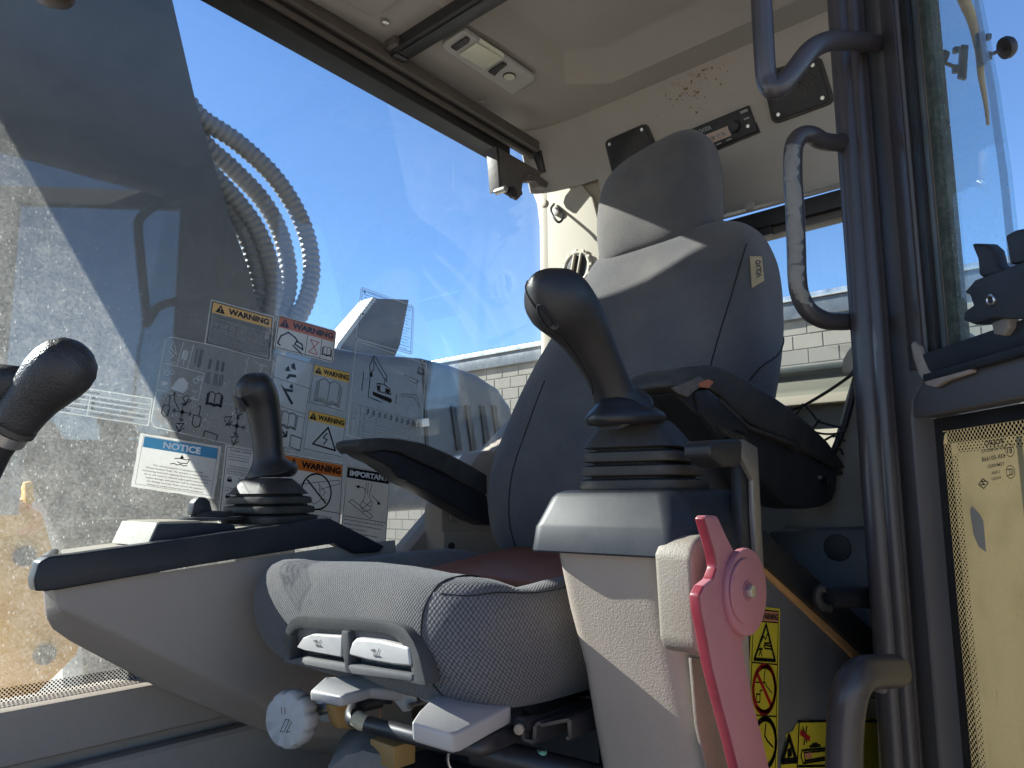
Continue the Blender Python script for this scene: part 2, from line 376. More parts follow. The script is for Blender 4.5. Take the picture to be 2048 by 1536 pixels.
def prism(name, pts, vec, ms, parent=None, bv=0.0, seg=2, shrink=None, smooth=35):
    return link(name, frombm(prism_bm(pts, vec, bv, seg, shrink=shrink), name), ms, parent, smooth)
def prismY(name, pix, Y, depth, ms, parent=None, bv=0.0, seg=2, **k):
    return prism(name, [PY(x, y, Y) for x, y in pix], (0, depth, 0), ms, parent, bv, seg, **k)
def box_bm(lo, hi, bv=0, seg=2, rot=None, bm=None):
    lo, hi = Vector(lo), Vector(hi)
    pts = [Vector((lo.x, lo.y, lo.z)), Vector((hi.x, lo.y, lo.z)), Vector((hi.x, lo.y, hi.z)), Vector((lo.x, lo.y, hi.z))]
    b = prism_bm(pts, (0, hi.y-lo.y, 0), bv, seg)
    if rot is not None:
        c = (lo+hi)/2
        bmesh.ops.transform(b, matrix=Matrix.Translation(c) @ rot.to_4x4() @ Matrix.Translation(-c), verts=b.verts)
    if bm is None: return b
    t = bpy.data.meshes.new("t"); b.to_mesh(t); b.free(); bm.from_mesh(t); bpy.data.meshes.remove(t)
    return bm
def box(name, lo, hi, ms, parent=None, bv=0, seg=2, rot=None):
    return link(name, frombm(box_bm(lo, hi, bv, seg, rot), name), ms, parent)
def catmull(pts, n=8, closed=False):
    pts = [Vector(p) for p in pts]; out = []
    N = len(pts); rg = range(N if closed else N-1)
    for i in rg:
        p1 = pts[i]; p2 = pts[(i+1) % N]
        p0 = pts[i-1] if (i > 0 or closed) else p1*2-p2
        p3 = pts[(i+2) % N] if (i+2 < N or closed) else p2*2-p1
        for k in range(n):
            t = k/n
            out.append(0.5*((2*p1)+(p2-p0)*t+(2*p0-5*p1+4*p2-p3)*t*t+(3*p1-p0-3*p2+p3)*t*t*t))
    if not closed: out.append(pts[-1])
    return out
def tube_bm(pts, r, seg=12, bm=None, closed=False, caps=True, flat=None):
    """r: number or function of 0..1; flat=(axis vector, factor) squashes the section"""
    b = bm or bmesh.new(); pts = [Vector(p) for p in pts]; rings = []
    N = len(pts); up = None
    ar = [0]
    for i in range(1, N): ar.append(ar[-1]+(pts[i]-pts[i-1]).length)
    for i, p in enumerate(pts):
        if closed: t = pts[(i+1) % N]-pts[i-1]
        else: t = pts[min(i+1, N-1)]-pts[max(i-1, 0)]
        t.normalize()
        if up is None:
            up = Vector((0, 0, 1)) if abs(t.z) < 0.9 else Vector((1, 0, 0))
        s = t.cross(up)
        if s.length < 1e-6: s = t.orthogonal()
        s.normalize(); up = s.cross(t).normalized()
        rr = r(ar[i]/max(ar[-1], 1e-9)) if callable(r) else r
        ring = []
        for k in range(seg):
            a = 2*math.pi*k/seg
            o = s*math.cos(a)*rr + up*math.sin(a)*rr
            if flat is not None:
                ax = Vector(flat[0]).normalized(); o = o - ax*o.dot(ax)*(1-flat[1])
            ring.append(b.verts.new(p+o))
        rings.append(ring)
    for i in range(N-1 if not closed else N):
        A = rings[i]; B = rings[(i+1) % N]
        for k in range(seg): b.faces.new((A[k], A[(k+1) % seg], B[(k+1) % seg], B[k]))
    if caps and not closed:
        b.faces.new(rings[0][::-1]); b.faces.new(rings[-1])
    return b
def tube(name, pts, r, ms, parent=None, seg=12, closed=False, flat=None, smooth=50):
    b = tube_bm(pts, r, seg, closed=closed, flat=flat)
    bmesh.ops.recalc_face_normals(b, faces=b.faces)
    return link(name, frombm(b, name), ms, parent, smooth)
def loft(name, rings, ms, parent=None, cap=(True, True), midx=None, smooth=60, uvscale=1.0):
    """closed rings of equal length, with a UV map in metres"""
    b = bmesh.new(); uvl = b.loops.layers.uv.new("UVMap")
    V = [[b.verts.new(p) for p in r] for r in rings]; n = len(rings[0])
    mid = rings[len(rings)//2]
    us = [0]
    for i in range(n): us.append(us[-1]+(Vector(mid[(i+1) % n])-Vector(mid[i])).length)
    vs = [0]
    for j in range(1, len(rings)):
        vs.append(vs[-1]+sum((Vector(rings[j][i])-Vector(rings[j-1][i])).length for i in range(n))/n)
    for j in range(len(V)-1):
        for i in range(n):
            f = b.faces.new((V[j][i], V[j][(i+1) % n], V[j+1][(i+1) % n], V[j+1][i]))
            for lp, uv in zip(f.loops, ((us[i], vs[j]), (us[i+1], vs[j]), (us[i+1], vs[j+1]), (us[i], vs[j+1]))): lp[uvl].uv = uv
            if midx: f.material_index = midx(i/n, j/(len(V)-1), f.calc_center_median())
    for c, k in ((0, 0), (1, -1)):
        if cap[c]:
            f = b.faces.new(V[k][::-1] if c == 0 else V[k])
            for lp in f.loops: lp[uvl].uv = (lp.vert.co.x, lp.vert.co.y)
    bmesh.ops.recalc_face_normals(b, faces=b.faces)
    return link(name, frombm(b, name), ms, parent, smooth)
def sq(c, e): return math.copysign(abs(c)**e, c)
def inst(o, loc=None, rot=None, parent=None, scale=None):
    c = o.copy(); COL.objects.link(c); c.parent = parent if parent is not None else o.parent
    if loc is not None: c.location = Vector(loc) - (org(c.parent) if c.parent else Vector())
    if rot is not None: c.rotation_euler = rot
    if scale is not None: c.scale = (scale,)*3
    return c
def disc_bm(c, nrm, r, depth, bm=None, seg=20, bv=0.0, r2=None):
    nrm = Vector(nrm).normalized(); s = nrm.orthogonal().normalized(); t = nrm.cross(s)
    c = Vector(c)
    pts = [c + s*math.cos(2*math.pi*k/seg)*r + t*math.sin(2*math.pi*k/seg)*r for k in range(seg)]
    return prism_bm(pts, nrm*depth, bv, 2, bm, shrink=(r2/r if r2 else None))
def disc(name, c, nrm, r, depth, ms, parent=None, seg=20, bv=0.0, r2=None):
    return link(name, frombm(disc_bm(c, nrm, r, depth, None, seg, bv, r2), name), ms, parent)
def ell(c, ax, ay, n=24, a0=0, a1=2*math.pi, e=1.0):
    """pixel ellipse"""
    full = abs(a1-a0-2*math.pi) < 1e-6
    return [(c[0]+ax*sq(math.cos(a0+(a1-a0)*k/(n if full else n-1)), e), c[1]+ay*sq(math.sin(a0+(a1-a0)*k/(n if full else n-1)), e)) for k in range(n)]

# flat print on a plane given by four corner points TL TR BR BL
class Print:
    def __init__(s, corners, nrm, parent, mirror=False):
        s.c = [Vector(p) for p in corners]; s.n = Vector(nrm).normalized(); s.p = parent; s.k = 0
        if mirror: s.c = [s.c[1], s.c[0], s.c[3], s.c[2]]
        s.w = ((s.c[1]-s.c[0]).length+(s.c[2]-s.c[3]).length)/2; s.h = ((s.c[3]-s.c[0]).length+(s.c[2]-s.c[1]).length)/2
        s.mirror = mirror
    def at(s, u, v, lay=0):
        a = s.c[0].lerp(s.c[1], u); b = s.c[3].lerp(s.c[2], u)
        return a.lerp(b, v) + s.n*(0.00025+0.00022*lay)
    def face(s, bm, pts, lay):
        f = bm.faces.new([bm.verts.new(s.at(u, v, lay)) for u, v in pts]); f.normal_update()
        if f.normal.dot(s.n) < 0: f.normal_flip()
    def done(s, name, bm, ms): return link(name, frombm(bm, name), ms, s.p, 0)
    def sheet(s, ms, name="backing_sheet", r=0.04, lay=0, torn=0.0, rect=(0, 0, 1, 1)):
        bm = bmesh.new(); pts = []; asp = s.w/s.h; u0, v0, u1, v1 = rect
        for cx, cy, a0 in ((1, 0, -90), (1, 1, 0), (0, 1, 90), (0, 0, 180)):
            for k in range(5):
                a = R(a0+k*22.5)
                x = (u1-r if cx else u0+r)+math.cos(a)*r; y = (v1-r*asp if cy else v0+r*asp)+math.sin(a)*r*asp
                pts.append((x, y))
            if torn:
                nx = pts[-1]; e = {(1, 0): (1, 1), (1, 1): (0, 1), (0, 1): (0, 0), (0, 0): (1, 0)}[(cx, cy)]
                for k in range(1, 9):
                    t = k/9; pts.append((nx[0]*(1-t)+e[0]*t+rnd.uniform(-torn, torn), nx[1]*(1-t)+e[1]*t+rnd.uniform(-torn, torn)))
        s.face(bm, pts, lay); return s.done(name, bm, ms)
    def rects(s, rs, ms, name, lay=1):
        for u0, v0, u1, v1 in rs:
            bm = bmesh.new(); s.face(bm, [(u0, v0), (u1, v0), (u1, v1), (u0, v1)], lay); o = s.done(name, bm, ms)
        return o
    def polys(s, ps, ms, name="pictogram", lay=2):
        for p in ps:
            bm = bmesh.new(); s.face(bm, p, lay); o = s.done(name, bm, ms)
        return o
    def strokes(s, lines, wd, ms, name="pictogram", lay=2):
        """lines in unit coords, wd = width as a share of the width"""
        bm = bmesh.new(); asp = s.w/s.h
        for L in lines:
            for (a, b) in zip(L[:-1], L[1:]):
                dx = (b[0]-a[0])*s.w; dy = (b[1]-a[1])*s.h; d = math.hypot(dx, dy)
                if d < 1e-9: continue
                nx, ny = -dy/d*wd/2, dx/d*wd/2*asp; ex, ey = dx/d*wd*0.35, dy/d*wd*0.35*asp
                s.face(bm, [(a[0]+nx-ex, a[1]+ny-ey), (b[0]+nx+ex, b[1]+ny+ey), (b[0]-nx+ex, b[1]-ny+ey), (a[0]-nx-ex, a[1]-ny-ey)], lay)
        return s.done(name, bm, ms)
    def text(s, items, ms, name="lettering", lay=3):
        """items: (string, u0, v0, u1, v1, boldness)"""
        me2 = []; vs = []; fs = []
        for st, u0, v0, u1, v1, *bo in items:
            cu = bpy.data.curves.new("t", 'FONT'); cu.body = st; cu.offset = bo[0] if bo else 0.0; cu.resolution_u = 3
            ob = bpy.data.objects.new("t", cu); me = ob.to_mesh()
            if me and len(me.vertices):
                xs = [v.co.x for v in me.vertices]; ys = [v.co.y for v in me.vertices]
                x0, x1 = min(xs), max(xs); y0, y1 = min(ys), max(ys); k = len(vs)
                for v in me.vertices:
                    u = u0+(v.co.x-x0)/(x1-x0)*(u1-u0); w_ = v1-(v.co.y-y0)/max(y1-y0, 1e-6)*(v1-v0)
                    vs.append(s.at(u, w_, lay))
                for p in me.polygons: fs.append([k+i for i in p.vertices])
            ob.to_mesh_clear(); bpy.data.objects.remove(ob); bpy.data.curves.remove(cu)
        me = bpy.data.meshes.new(name); me.from_pydata(vs, [], fs); me.update()
        return link(name, me, ms, s.p, 0)
def circ(cx, cy, r, asp, n=20, a0=0, a1=360):
    return [(cx+r*math.cos(R(a0+(a1-a0)*k/n)), cy+r*asp*math.sin(R(a0+(a1-a0)*k/n))) for k in range(n+1)]
def triangle_sign(P, cx, cy, r):
    a = P.w/P.h
    P.polys([[(cx, cy-r*a), (cx+r*1.05, cy+r*0.8*a), (cx-r*1.05, cy+r*0.8*a)]], p_black, "warning_triangle", 2)
    return (cx-r*0.12, cy-r*0.45*a, cx+r*0.12, cy+r*0.6*a)
# ================================================================== THE YARD
ground = box("ground", (-400, -400, -1.25), (400, 400, -1.15), groundm)
tag(ground, "pale gravel yard the machine stands on", kind="structure")

# painted block building far behind the machine
wall_t = thing("block_building", "tan painted block building with a pale metal coping behind the machine", "building", (10.2, 6.5, -1.15))
link("mortar_wall", frombm(box_bm((9.997, -6, -1.15), (10.4, 22, 2.88))), mortar, wall_t)
bwm = frombm(box_bm((0, 0, 0), (0.05, 0.388, 0.188), 0.006, 1)); first = None
for r_ in range(10):
    z = 0.88 + r_*0.2
    for c_ in range(28):
        y = 1.6 + c_*0.4 + (0.2 if r_ % 2 else 0)
        if first is None:
            first = link("block", bwm, blockm, wall_t); bo = first
        else: bo = inst(first)
        bo.location = Vector((9.985+rnd.uniform(-.004, .004), y, z))
lower = bmesh.new()
for r_ in range(-10, 10):
    for c_ in range(-19, 51):
        if 0 <= c_ < 28 and r_ >= 0: continue
        y = 1.6 + c_*0.4 + (0.2 if r_ % 2 else 0); z = 0.88 + r_*0.2
        if z < -1.15: continue
        box_bm((9.985, y, z), (10.03, y+0.388, z+0.188), bm=lower)
tag(link("block_courses", frombm(lower), blockm, wall_t), kind="stuff")
link("coping", frombm(box_bm((9.9, -6, 2.88), (10.5, 22, 3.12), 0.02)), hoodp, wall_t)
link("coping_flashing", frombm(box_bm((9.86, -6, 3.12), (10.55, 22, 3.2), 0.01)), steel, wall_t)

# ================================================================== THE MACHINE OUTSIDE THE RIGHT WINDOW
boom = thing("excavator_boom", "dark slab-sided digger boom rising outside the dusty right window", "boom", (0.9, 1.9, 0.3))
BY = 1.9
def B3(x, z, y=BY): return Vector((x, y, z))
right = [PY(560, 800, BY), PY(499, 540, BY), PY(457, 422, BY), PY(395, 213, BY), PY(346, 0, BY), PY(310, -160, BY)]
top_dir = Vector((-0.45, 0, 0.9))
rt_ = right + [right[-1] + Vector((-0.45, 0, 0.55))]
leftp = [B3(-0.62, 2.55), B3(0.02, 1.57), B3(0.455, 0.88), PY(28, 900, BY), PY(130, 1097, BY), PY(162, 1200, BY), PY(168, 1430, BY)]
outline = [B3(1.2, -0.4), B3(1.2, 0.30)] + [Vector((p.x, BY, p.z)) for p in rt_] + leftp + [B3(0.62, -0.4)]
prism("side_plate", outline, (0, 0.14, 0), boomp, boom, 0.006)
for k, q in enumerate(((0.18, 1.93), (0.32, 1.72), (0.15, 1.45))):
    link("lug", frombm(disc_bm(B3(q[0], q[1], BY-0.03), (0, 1, 0), 0.03, 0.05, None, 16, 0.004)), darksteel, boom)
foot = thing("boom_foot_bracket", "dusty yellow boom foot casting with two bolts at lower left outside the glass", "boom bracket", (0.5, 1.7, 0.1))
prismY("casting", [(-60, 1012), (0, 1005), (62, 1012), (88, 1030), (104, 1090), (160, 1290), (155, 1310), (72, 1392), (40, 1430), (-60, 1440)], 1.70, 0.14, yellow, foot, 0.008)
prismY("rib", [(-60, 1003), (60, 998), (66, 1012), (-60, 1016)], 1.68, 0.03, yellow, foot, 0.003)
for q in ((46, 1112), (86, 1308)):
    disc("bolt", PY(q[0], q[1], 1.70), (0, -1, 0), 0.019, 0.018, darksteel, foot, 18, 0.004)
prismY("hose_clamp", [(50, 965), (66, 962), (70, 1005), (52, 1008)], 1.66, 0.03, yellow, foot, 0.003)
# small grey hoses at far lower left
def corr(r, n, amp=0.075):
    return lambda t: r*(1+amp*math.sin(t*n*2*math.pi))
def hose(name, pix, Y, r, label, group, n=None, ms=hose_m, dy=None):
    pts = [PY(x, y, Y + (dy[i] if dy else 0)) for i, (x, y) in enumerate(pix)]
    cr = catmull(pts, 26)
    L = sum((b-a).length for a, b in zip(cr[:-1], cr[1:])); nn = n or L/0.019
    # resample evenly
    N = int(nn*7); ar = [0]
    for a, b in zip(cr[:-1], cr[1:]): ar.append(ar[-1]+(b-a).length)
    out = []; j = 0
    for k in range(N+1):
        s_ = L*k/N
        while j < len(ar)-2 and ar[j+1] < s_: j += 1
        t = (s_-ar[j])/max(ar[j+1]-ar[j], 1e-9); out.append(cr[j].lerp(cr[j+1], min(1, max(0, t))))
    o = tube(name, out, corr(r, nn), ms, None, 14, smooth=80)
    return tag(o, label, "hose", group)
G = "corrugated hydraulic hoses arching beside the boom"
hose("hydraulic_hose", [(330, 140), (372, 200), (405, 238), (475, 285), (545, 350), (592, 420), (618, 490), (622, 560), (604, 620), (560, 690), (500, 780)], 1.95, 0.026, "outermost corrugated grey hose, the longest arch against the blue sky", G)
hose("hydraulic_hose", [(340, 170), (380, 240), (412, 290), (462, 335), (520, 395), (556, 455), (574, 520), (576, 580), (556, 640), (510, 710), (460, 790)], 1.98, 0.0255, "second corrugated hose, just inside the outermost arch", G)
hose("hydraulic_hose", [(350, 220), (390, 300), (425, 348), (472, 400), (512, 455), (538, 520), (548, 580), (530, 650), (480, 730), (440, 800)], 1.94, 0.0245, "third corrugated hose, darker and thinner between its neighbours", G)
hose("hydraulic_hose", [(360, 270), (398, 340), (433, 385), (468, 432), (495, 482), (511, 540), (518, 592), (502, 650), (455, 740), (420, 800)], 1.97, 0.0245, "innermost corrugated hose, closest to the boom edge", G)
G = "small hoses at the boom foot"
hose("foot_hose", [(22, 860), (30, 930), (24, 1000), (20, 1030)], 1.66, 0.013, "knobbly pale hose standing on the yellow bracket, right one", G)
hose("foot_hose", [(-6, 850), (4, 920), (0, 1000), (-4, 1030)], 1.66, 0.013, "knobbly pale hose at the very left edge above the yellow bracket", G)

# side hood, lamp bars, upright plates
hood = thing("engine_hood", "rounded blue-grey machine hood with rain streaks seen through the right window", "hood", (1.9, 2.6, 0.3))
hp = [(540, 640), (600, 655), (660, 690), (745, 705), (850, 714), (905, 728), (960, 748), (1000, 775), (1025, 812), (1038, 855), (1030, 930), (1000, 1010), (560, 1040)]
a = [PY(x, y, 2.35) for x, y in hp]
prism("shell", a, (0, 0.9, 0), hoodp, hood, 0.05, 4, smooth=60)
for x in (903, 932, 961, 985):
    prismY("louvre", [(x, 810), (x+9, 812), (x+22, 900), (x+12, 902)], 2.34, 0.03, darksteel, hood, 0.003)
prismY("hood_seam", [(846, 720), (850, 720), (858, 900), (852, 900)], 2.345, 0.02, darksteel, hood)
tag(prismY("rail_pipe", [(868, 922), (1000, 893), (1002, 905), (870, 936)], 2.2, 0.05, whitep, None, 0.01), "upper white rail running along the hood outside the window", "rail", "white rails along the hood")
tag(prismY("rail_pipe", [(868, 945), (1000, 914), (1002, 926), (868, 962)], 2.2, 0.05, whitep, None, 0.01), "lower white rail running along the hood outside the window", "rail", "white rails along the hood")
tag(prismY("lamp_block", [(843, 838), (858, 836), (860, 852), (845, 854)], 2.3, 0.04, whitem, None, 0.004), "small white lamp block fixed on the hood side", "lamp")
sign = thing("mirror_back", "slanted white plate with a shaded side rising behind the text sticker", "plate", (1.9, 2.6, 1.2))
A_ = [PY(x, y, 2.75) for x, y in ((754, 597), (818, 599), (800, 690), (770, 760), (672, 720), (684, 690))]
prism("plate_shaded_side", A_, (0, 0.02, 0), hoodp, sign, 0.003)  # dark paint stands in for shade on this side of the white plate
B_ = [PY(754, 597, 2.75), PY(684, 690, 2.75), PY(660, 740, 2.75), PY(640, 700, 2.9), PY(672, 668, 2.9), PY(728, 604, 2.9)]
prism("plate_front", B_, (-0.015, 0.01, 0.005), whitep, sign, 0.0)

# ================================================================== THE CAB SHELL
cab = thing("excavator_cab", "beige lined excavator cab with a charcoal steel frame seen through its open door", "cab", (1.0, 0.85, 0.0))
YR = 1.34
# right wall below and behind the glass
xz = lambda L, y: [Vector((x, y, z)) for x, z in L]
prism("right_wall_panel", xz([(-0.9, -0.1), (1.75, -0.1), (1.75, 1.62), (1.66, 1.62), (1.66, 0.95), (1.60, 0.885), (1.21, 0.565), (1.10, 0.47), (1.02, 0.37), (0.93, 0.315), (0.80, 0.297), (-0.9, 0.297)], YR-0.015), (0, 0.06, 0), beige, cab, 0.006)
prism("window_sill", xz([(-0.9, 0.22), (1.02, 0.22), (0.93, 0.285), (0.80, 0.297), (-0.9, 0.297)], YR-0.05), (0, 0.034, 0), beige, cab, 0.008, 3)
prism("lower_wall_liner", xz([(-0.9, -0.08), (1.2, -0.08), (1.2, 0.16), (0.9, 0.20), (-0.9, 0.20)], YR-0.06), (0, 0.04, 0), beige, cab, 0.015, 3)
wp = xz([(-0.85, 0.28), (0.82, 0.28), (0.95, 0.30), (1.05, 0.36), (1.13, 0.45), (1.24, 0.555), (1.59, 0.85), (1.68, 0.93), (1.68, 1.50), (1.5, 1.58), (-0.85, 1.60)], YR+0.012)
pane = prism("right_window_pane", wp, (0, 0.005, 0), g_right, cab, 0, smooth=0)
# dotted frit along the lower edge of the pane
def uvquad(name, pts, ms, parent, sx=1.0):
    bm = bmesh.new(); ul = bm.loops.layers.uv.new("UVMap"); f = bm.faces.new([bm.verts.new(p) for p in pts])
    o_ = Vector(pts[0]); ex = (Vector(pts[1])-o_).normalized(); nn = ex.cross(Vector(pts[-1])-o_).normalized(); ey = nn.cross(ex)
    for lp in f.loops: lp[ul].uv = ((lp.vert.co-o_).dot(ex), (lp.vert.co-o_).dot(ey))
    return link(name, frombm(bm), ms, parent, 0)
dots_w = dots_mat("dotted_frit", 0.0042, 0.36)
uvquad("frit_band", xz([(-0.6, 0.285), (0.85, 0.285), (0.85, 0.318), (-0.6, 0.318)], YR+0.010), dots_w, cab)
# upper rail of the right window
fr = PY(430, 0, YR); e0 = PY(1000, 320, YR)
sl_ = (e0.z-fr.z)/(e0.x-fr.x)
def railz(x): return fr.z + (x-fr.x)*sl_
def rail(name, x0, x1, y0, y1, dz0, dz1, ms, bv=0.004):
    pts = [Vector((x0, y0, railz(x0)+dz0)), Vector((x1, y0, railz(x1)+dz0)), Vector((x1, y0, railz(x1)+dz1)), Vector((x0, y0, railz(x0)+dz1))]
    return prism(name, pts, (0, y1-y0, 0), ms, cab, bv)
rail("upper_glass_seal", -0.9, 1.42, YR-0.0385, YR+0.02, -0.004, 0.05, blackseal)
rail("slide_rail", -0.9, 1.50, YR-0.055, YR-0.040, 0.018, 0.05, brownrail, 0.006)
rail("slide_rail_lip", -0.9, 1.50, YR-0.075, YR-0.056, 0.034, 0.064, brownrail, 0.005)
rail("rail_groove", -0.9, 1.49, YR-0.058, YR-0.05, 0.028, 0.036, blackseal, 0)
# latch bracket at the rear end of the rail
br = thing("rail_latch_bracket", "brown steel latch bracket with a shiny pin at the rear end of the window rail", "bracket", tuple(PY(1040, 340, YR-0.06)))
prismY("plate", [(992, 292), (1085, 345), (1080, 352), (1060, 350), (1047, 356), (1044, 380), (1046, 388), (1035, 400), (1005, 382), (1000, 375), (997, 330)], YR-0.075, 0.008, brownrail, br, 0.002)
prismY("side_flange", [(992, 292), (997, 296), (1003, 380), (999, 380)], YR-0.075, 0.035, brownrail, br, 0.001)
disc("pin", PY(1012, 377, YR-0.095), (0, 1, 0), 0.0085, 0.035, steel, br, 14, 0.002)
disc("pin_head", PY(1028, 384, YR-0.085), (0, 1, 0), 0.015, 0.012, darksteel, br, 16, 0.003)
prismY("catch", [(1052, 352), (1078, 350), (1098, 365), (1094, 376), (1080, 372), (1072, 362), (1055, 362)], YR-0.085, 0.025, brownrail, br, 0.003)
prismY("end_stop", [(1078, 300), (1098, 298), (1112, 340), (1090, 345)], YR-0.05, 0.03, darksteel, br, 0.003)
# rear corner pillar liner: curved sheet from the right wall to the rear wall
def quadsheet(name, grid, ms, parent, thick=0.004, smooth=60):
    b = bmesh.new(); V = [[b.verts.new(p) for p in r] for r in grid]
    for j in range(len(V)-1):
        for i in range(len(V[0])-1): b.faces.new((V[j][i], V[j][i+1], V[j+1][i+1], V[j+1][i]))
    bmesh.ops.recalc_face_normals(b, faces=b.faces)
    bmesh.ops.solidify(b, geom=b.faces[:], thickness=thick)
    return link(name, frombm(b), ms, parent, smooth)
g_ = []
for z in (0.0, 0.5, 0.95, 1.3, 1.45, 1.53):
    g_.append([Vector(q) for q in ((1.604, 1.352, z), (1.597, 1.345, z), (1.596, 1.335, z), (1.598, 1.32, z), (1.602, 1.30, z), (1.608, 1.25, z), (1.616, 1.15, z), (1.64, 0.98, z))])
quadsheet("corner_pillar_liner", g_, cream, cab)
# raised plate on the pillar, where hook and vent sit
pl = [PX(x, y, 1.604) for x, y in ((1064, 372), (1100, 358), (1140, 358), (1168, 372), (1190, 398), (1200, 440), (1210, 640), (1088, 640), (1086, 480), (1078, 410))]
prism("pillar_trim_plate", pl, (-0.010, 0, 0), cream, cab, 0.004, 3)
# rear wall round the rear window
XR = 1.66
def yz(L, x=XR): return [Vector((x, y, z)) for y, z in L]
prism("rear_wall_right", yz([(1.2, -0.1), (0.98, -0.1), (0.98, 1.25), (1.2, 1.25)]), (0.05, 0, 0), cream, cab, 0.003)
prism("rear_wall_below_window", yz([(1.05, -0.1), (0.30, -0.1), (0.30, 0.80), (1.05, 0.80)], XR+0.10), (0.04, 0, 0), cream, cab, 0.004, 3)
prism("rear_window_ledge", yz([(1.05, 0.795), (0.30, 0.795), (0.30, 0.876), (1.05, 0.876)], XR+0.06), (0.08, 0, 0), cream, cab, 0.004)
prism("rear_ledge_rim", yz([(1.05, 0.868), (0.30, 0.868), (0.30, 0.882), (1.05, 0.882)], XR+0.046), (0.012, 0, 0), greyp, cab, 0.003)
prism("rear_window_pane", yz([(1.0, 0.86), (0.47, 0.86), (0.47, 1.24), (1.0, 1.24)], XR+0.03), (0.005, 0, 0), g_clean, cab, 0, smooth=0)
dots_r = dots_mat("dotted_frit_pale", 0.0042, 0.30, (0.16, 0.17, 0.17))
uvquad("rear_frit_band", yz([(1.0, 0.873), (0.47, 0.873), (0.47, 0.915), (1.0, 0.915)], XR+0.028), dots_r, cab)
# rear window header and blind
prism("rear_header_seal", yz([(1.0, 1.205), (0.50, 1.212), (0.50, 1.252), (1.0, 1.245)], XR-0.012), (0.05, 0, 0), blackseal, cab, 0.004)
prism("rear_header_trim", yz([(1.0, 1.185), (0.50, 1.193), (0.50, 1.212), (1.0, 1.204)], XR+0.002), (0.04, 0, 0), brownrail, cab, 0.004)
tube("blind_spring", catmull([(XR-0.02+0.004*math.cos(k*2.1), 0.95-0.0016*k, 1.258+0.004*math.sin(k*2.1)) for k in range(330)], 1), 0.0009, steel, cab, 4)
prism("header_clip", [PX(x, y, 1.65) for x, y in ((1487, 470), (1540, 450), (1543, 467), (1490, 482))], (0.02, 0, 0), black, cab, 0.003)
# sloping overhead panel between ceiling and rear header
SP0 = Vector((1.545, 0, 1.60)); SPN = Vector((-0.37, 0, -0.115)).normalized()
def PS(x, y, off=0.0): return PN(x, y, SP0+SPN*off, SPN)
def S3(yy, k, off=0.0):   # k 0 at ceiling, 1 at header
    return Vector((1.545+0.115*k, yy, 1.60-0.355*k)) + SPN*off
g_ = []
for yy in (1.14, 1.10, 1.0, 0.9, 0.7, 0.5, 0.33):
    g_.append([S3(yy, k, -0.0) for k in (-0.02, 0.25, 0.5, 0.75, 0.97)])
quadsheet("overhead_rear_panel", g_, headliner, cab, 0.006)
# rounded right end of the overhead panel running into the corner
g_ = []
for k in (-0.02, 0.12, 0.24, 0.36, 0.46):
    g_.append([S3(1.14, k, 0)+Vector((0.0, 0.20*math.sin(R(a)), 0))+Vector((-0.055*(1-math.cos(R(a))), 0, 0)) for a in range(0, 91, 15)])
quadsheet("overhead_corner_panel", g_, headliner, cab, 0.006)
# ceiling: side strip, bevel and raised centre
def flat(name, pts, ms, t=0.01, bv=0): return prism(name, [Vector(p) for p in pts], (0, 0, t), ms, cab, bv)
flat("ceiling_side_strip", [(-0.9, 1.40, 1.602), (-0.9, 1.085, 1.602), (1.385, 1.085, 1.602), (1.60, 1.085, 1.602), (1.60, 1.40, 1.602)], headliner)
b = bmesh.new()
E = [(-0.9, 1.085), (1.385, 1.085), (1.46, 1.0), (1.46, 0.30), (-0.9, 0.30)]
I = [(-0.9, 1.05), (1.33, 1.05), (1.39, 0.97), (1.39, 0.32), (-0.9, 0.32)]
ev = [b.verts.new((x, y, 1.602)) for x, y in E]; iv = [b.verts.new((x, y, 1.652)) for x, y in I]
for k in range(3): b.faces.new((ev[k], ev[k+1], iv[k+1], iv[k]))
b.faces.new(iv)
bmesh.ops.recalc_face_normals(b, faces=b.faces)
bevel(b, 0.008, 2)
link("ceiling_centre_panel", frombm(b), headliner, cab, 60)
flat("ceiling_rear_strip", [(1.385, 1.085, 1.6015), (1.46, 1.0, 1.6015), (1.46, 0.30, 1.6015), (1.60, 0.30, 1.6015), (1.60, 1.085, 1.6015)], headliner)
flat("roof_skin", [(-0.95, 0.26, 1.66), (1.75, 0.26, 1.66), (1.75, 1.45, 1.66), (-0.95, 1.45, 1.66)], frame, 0.03)
box("door_side_roof_rail", (-0.95, 0.27, 1.56), (1.3, 0.36, 1.655), frame, cab, 0.01)
# front ceiling cross bar (roof hatch track)
cb = thing("hatch_track", "black roof hatch track crossing the ceiling next to the lamp", "track", (0.95, 1.0, 1.585))
P0, P1, P2, P3 = PZ(780, 100, 1.585), PZ(826, 90, 1.585), PZ(980, -12, 1.585), PZ(905, -12, 1.585)
dY = Vector((0, -1, 0)); xa, xb = P0.x-0.005, P1.x+0.022
box("track_body", (xa, 0.40, 1.575), (xb, 1.255, 1.603), black, cb, 0.004)
box("track_groove", (xa+0.012, 0.40, 1.571), (xb-0.016, 1.24, 1.576), darksteel, cb, 0.001)
box("end_clip", (xa-0.012, 1.225, 1.578), (xa+0.01, 1.262, 1.598), brownrail, cb, 0.003)
box("end_foot", (xa+0.008, 1.245, 1.57), (xb-0.006, 1.275, 1.60), darksteel, cb, 0.004)
box("front_ceiling_box", (-0.9, 1.04, 1.585), (xa-0.09, 1.20, 1.603), headliner, cab, 0.012)
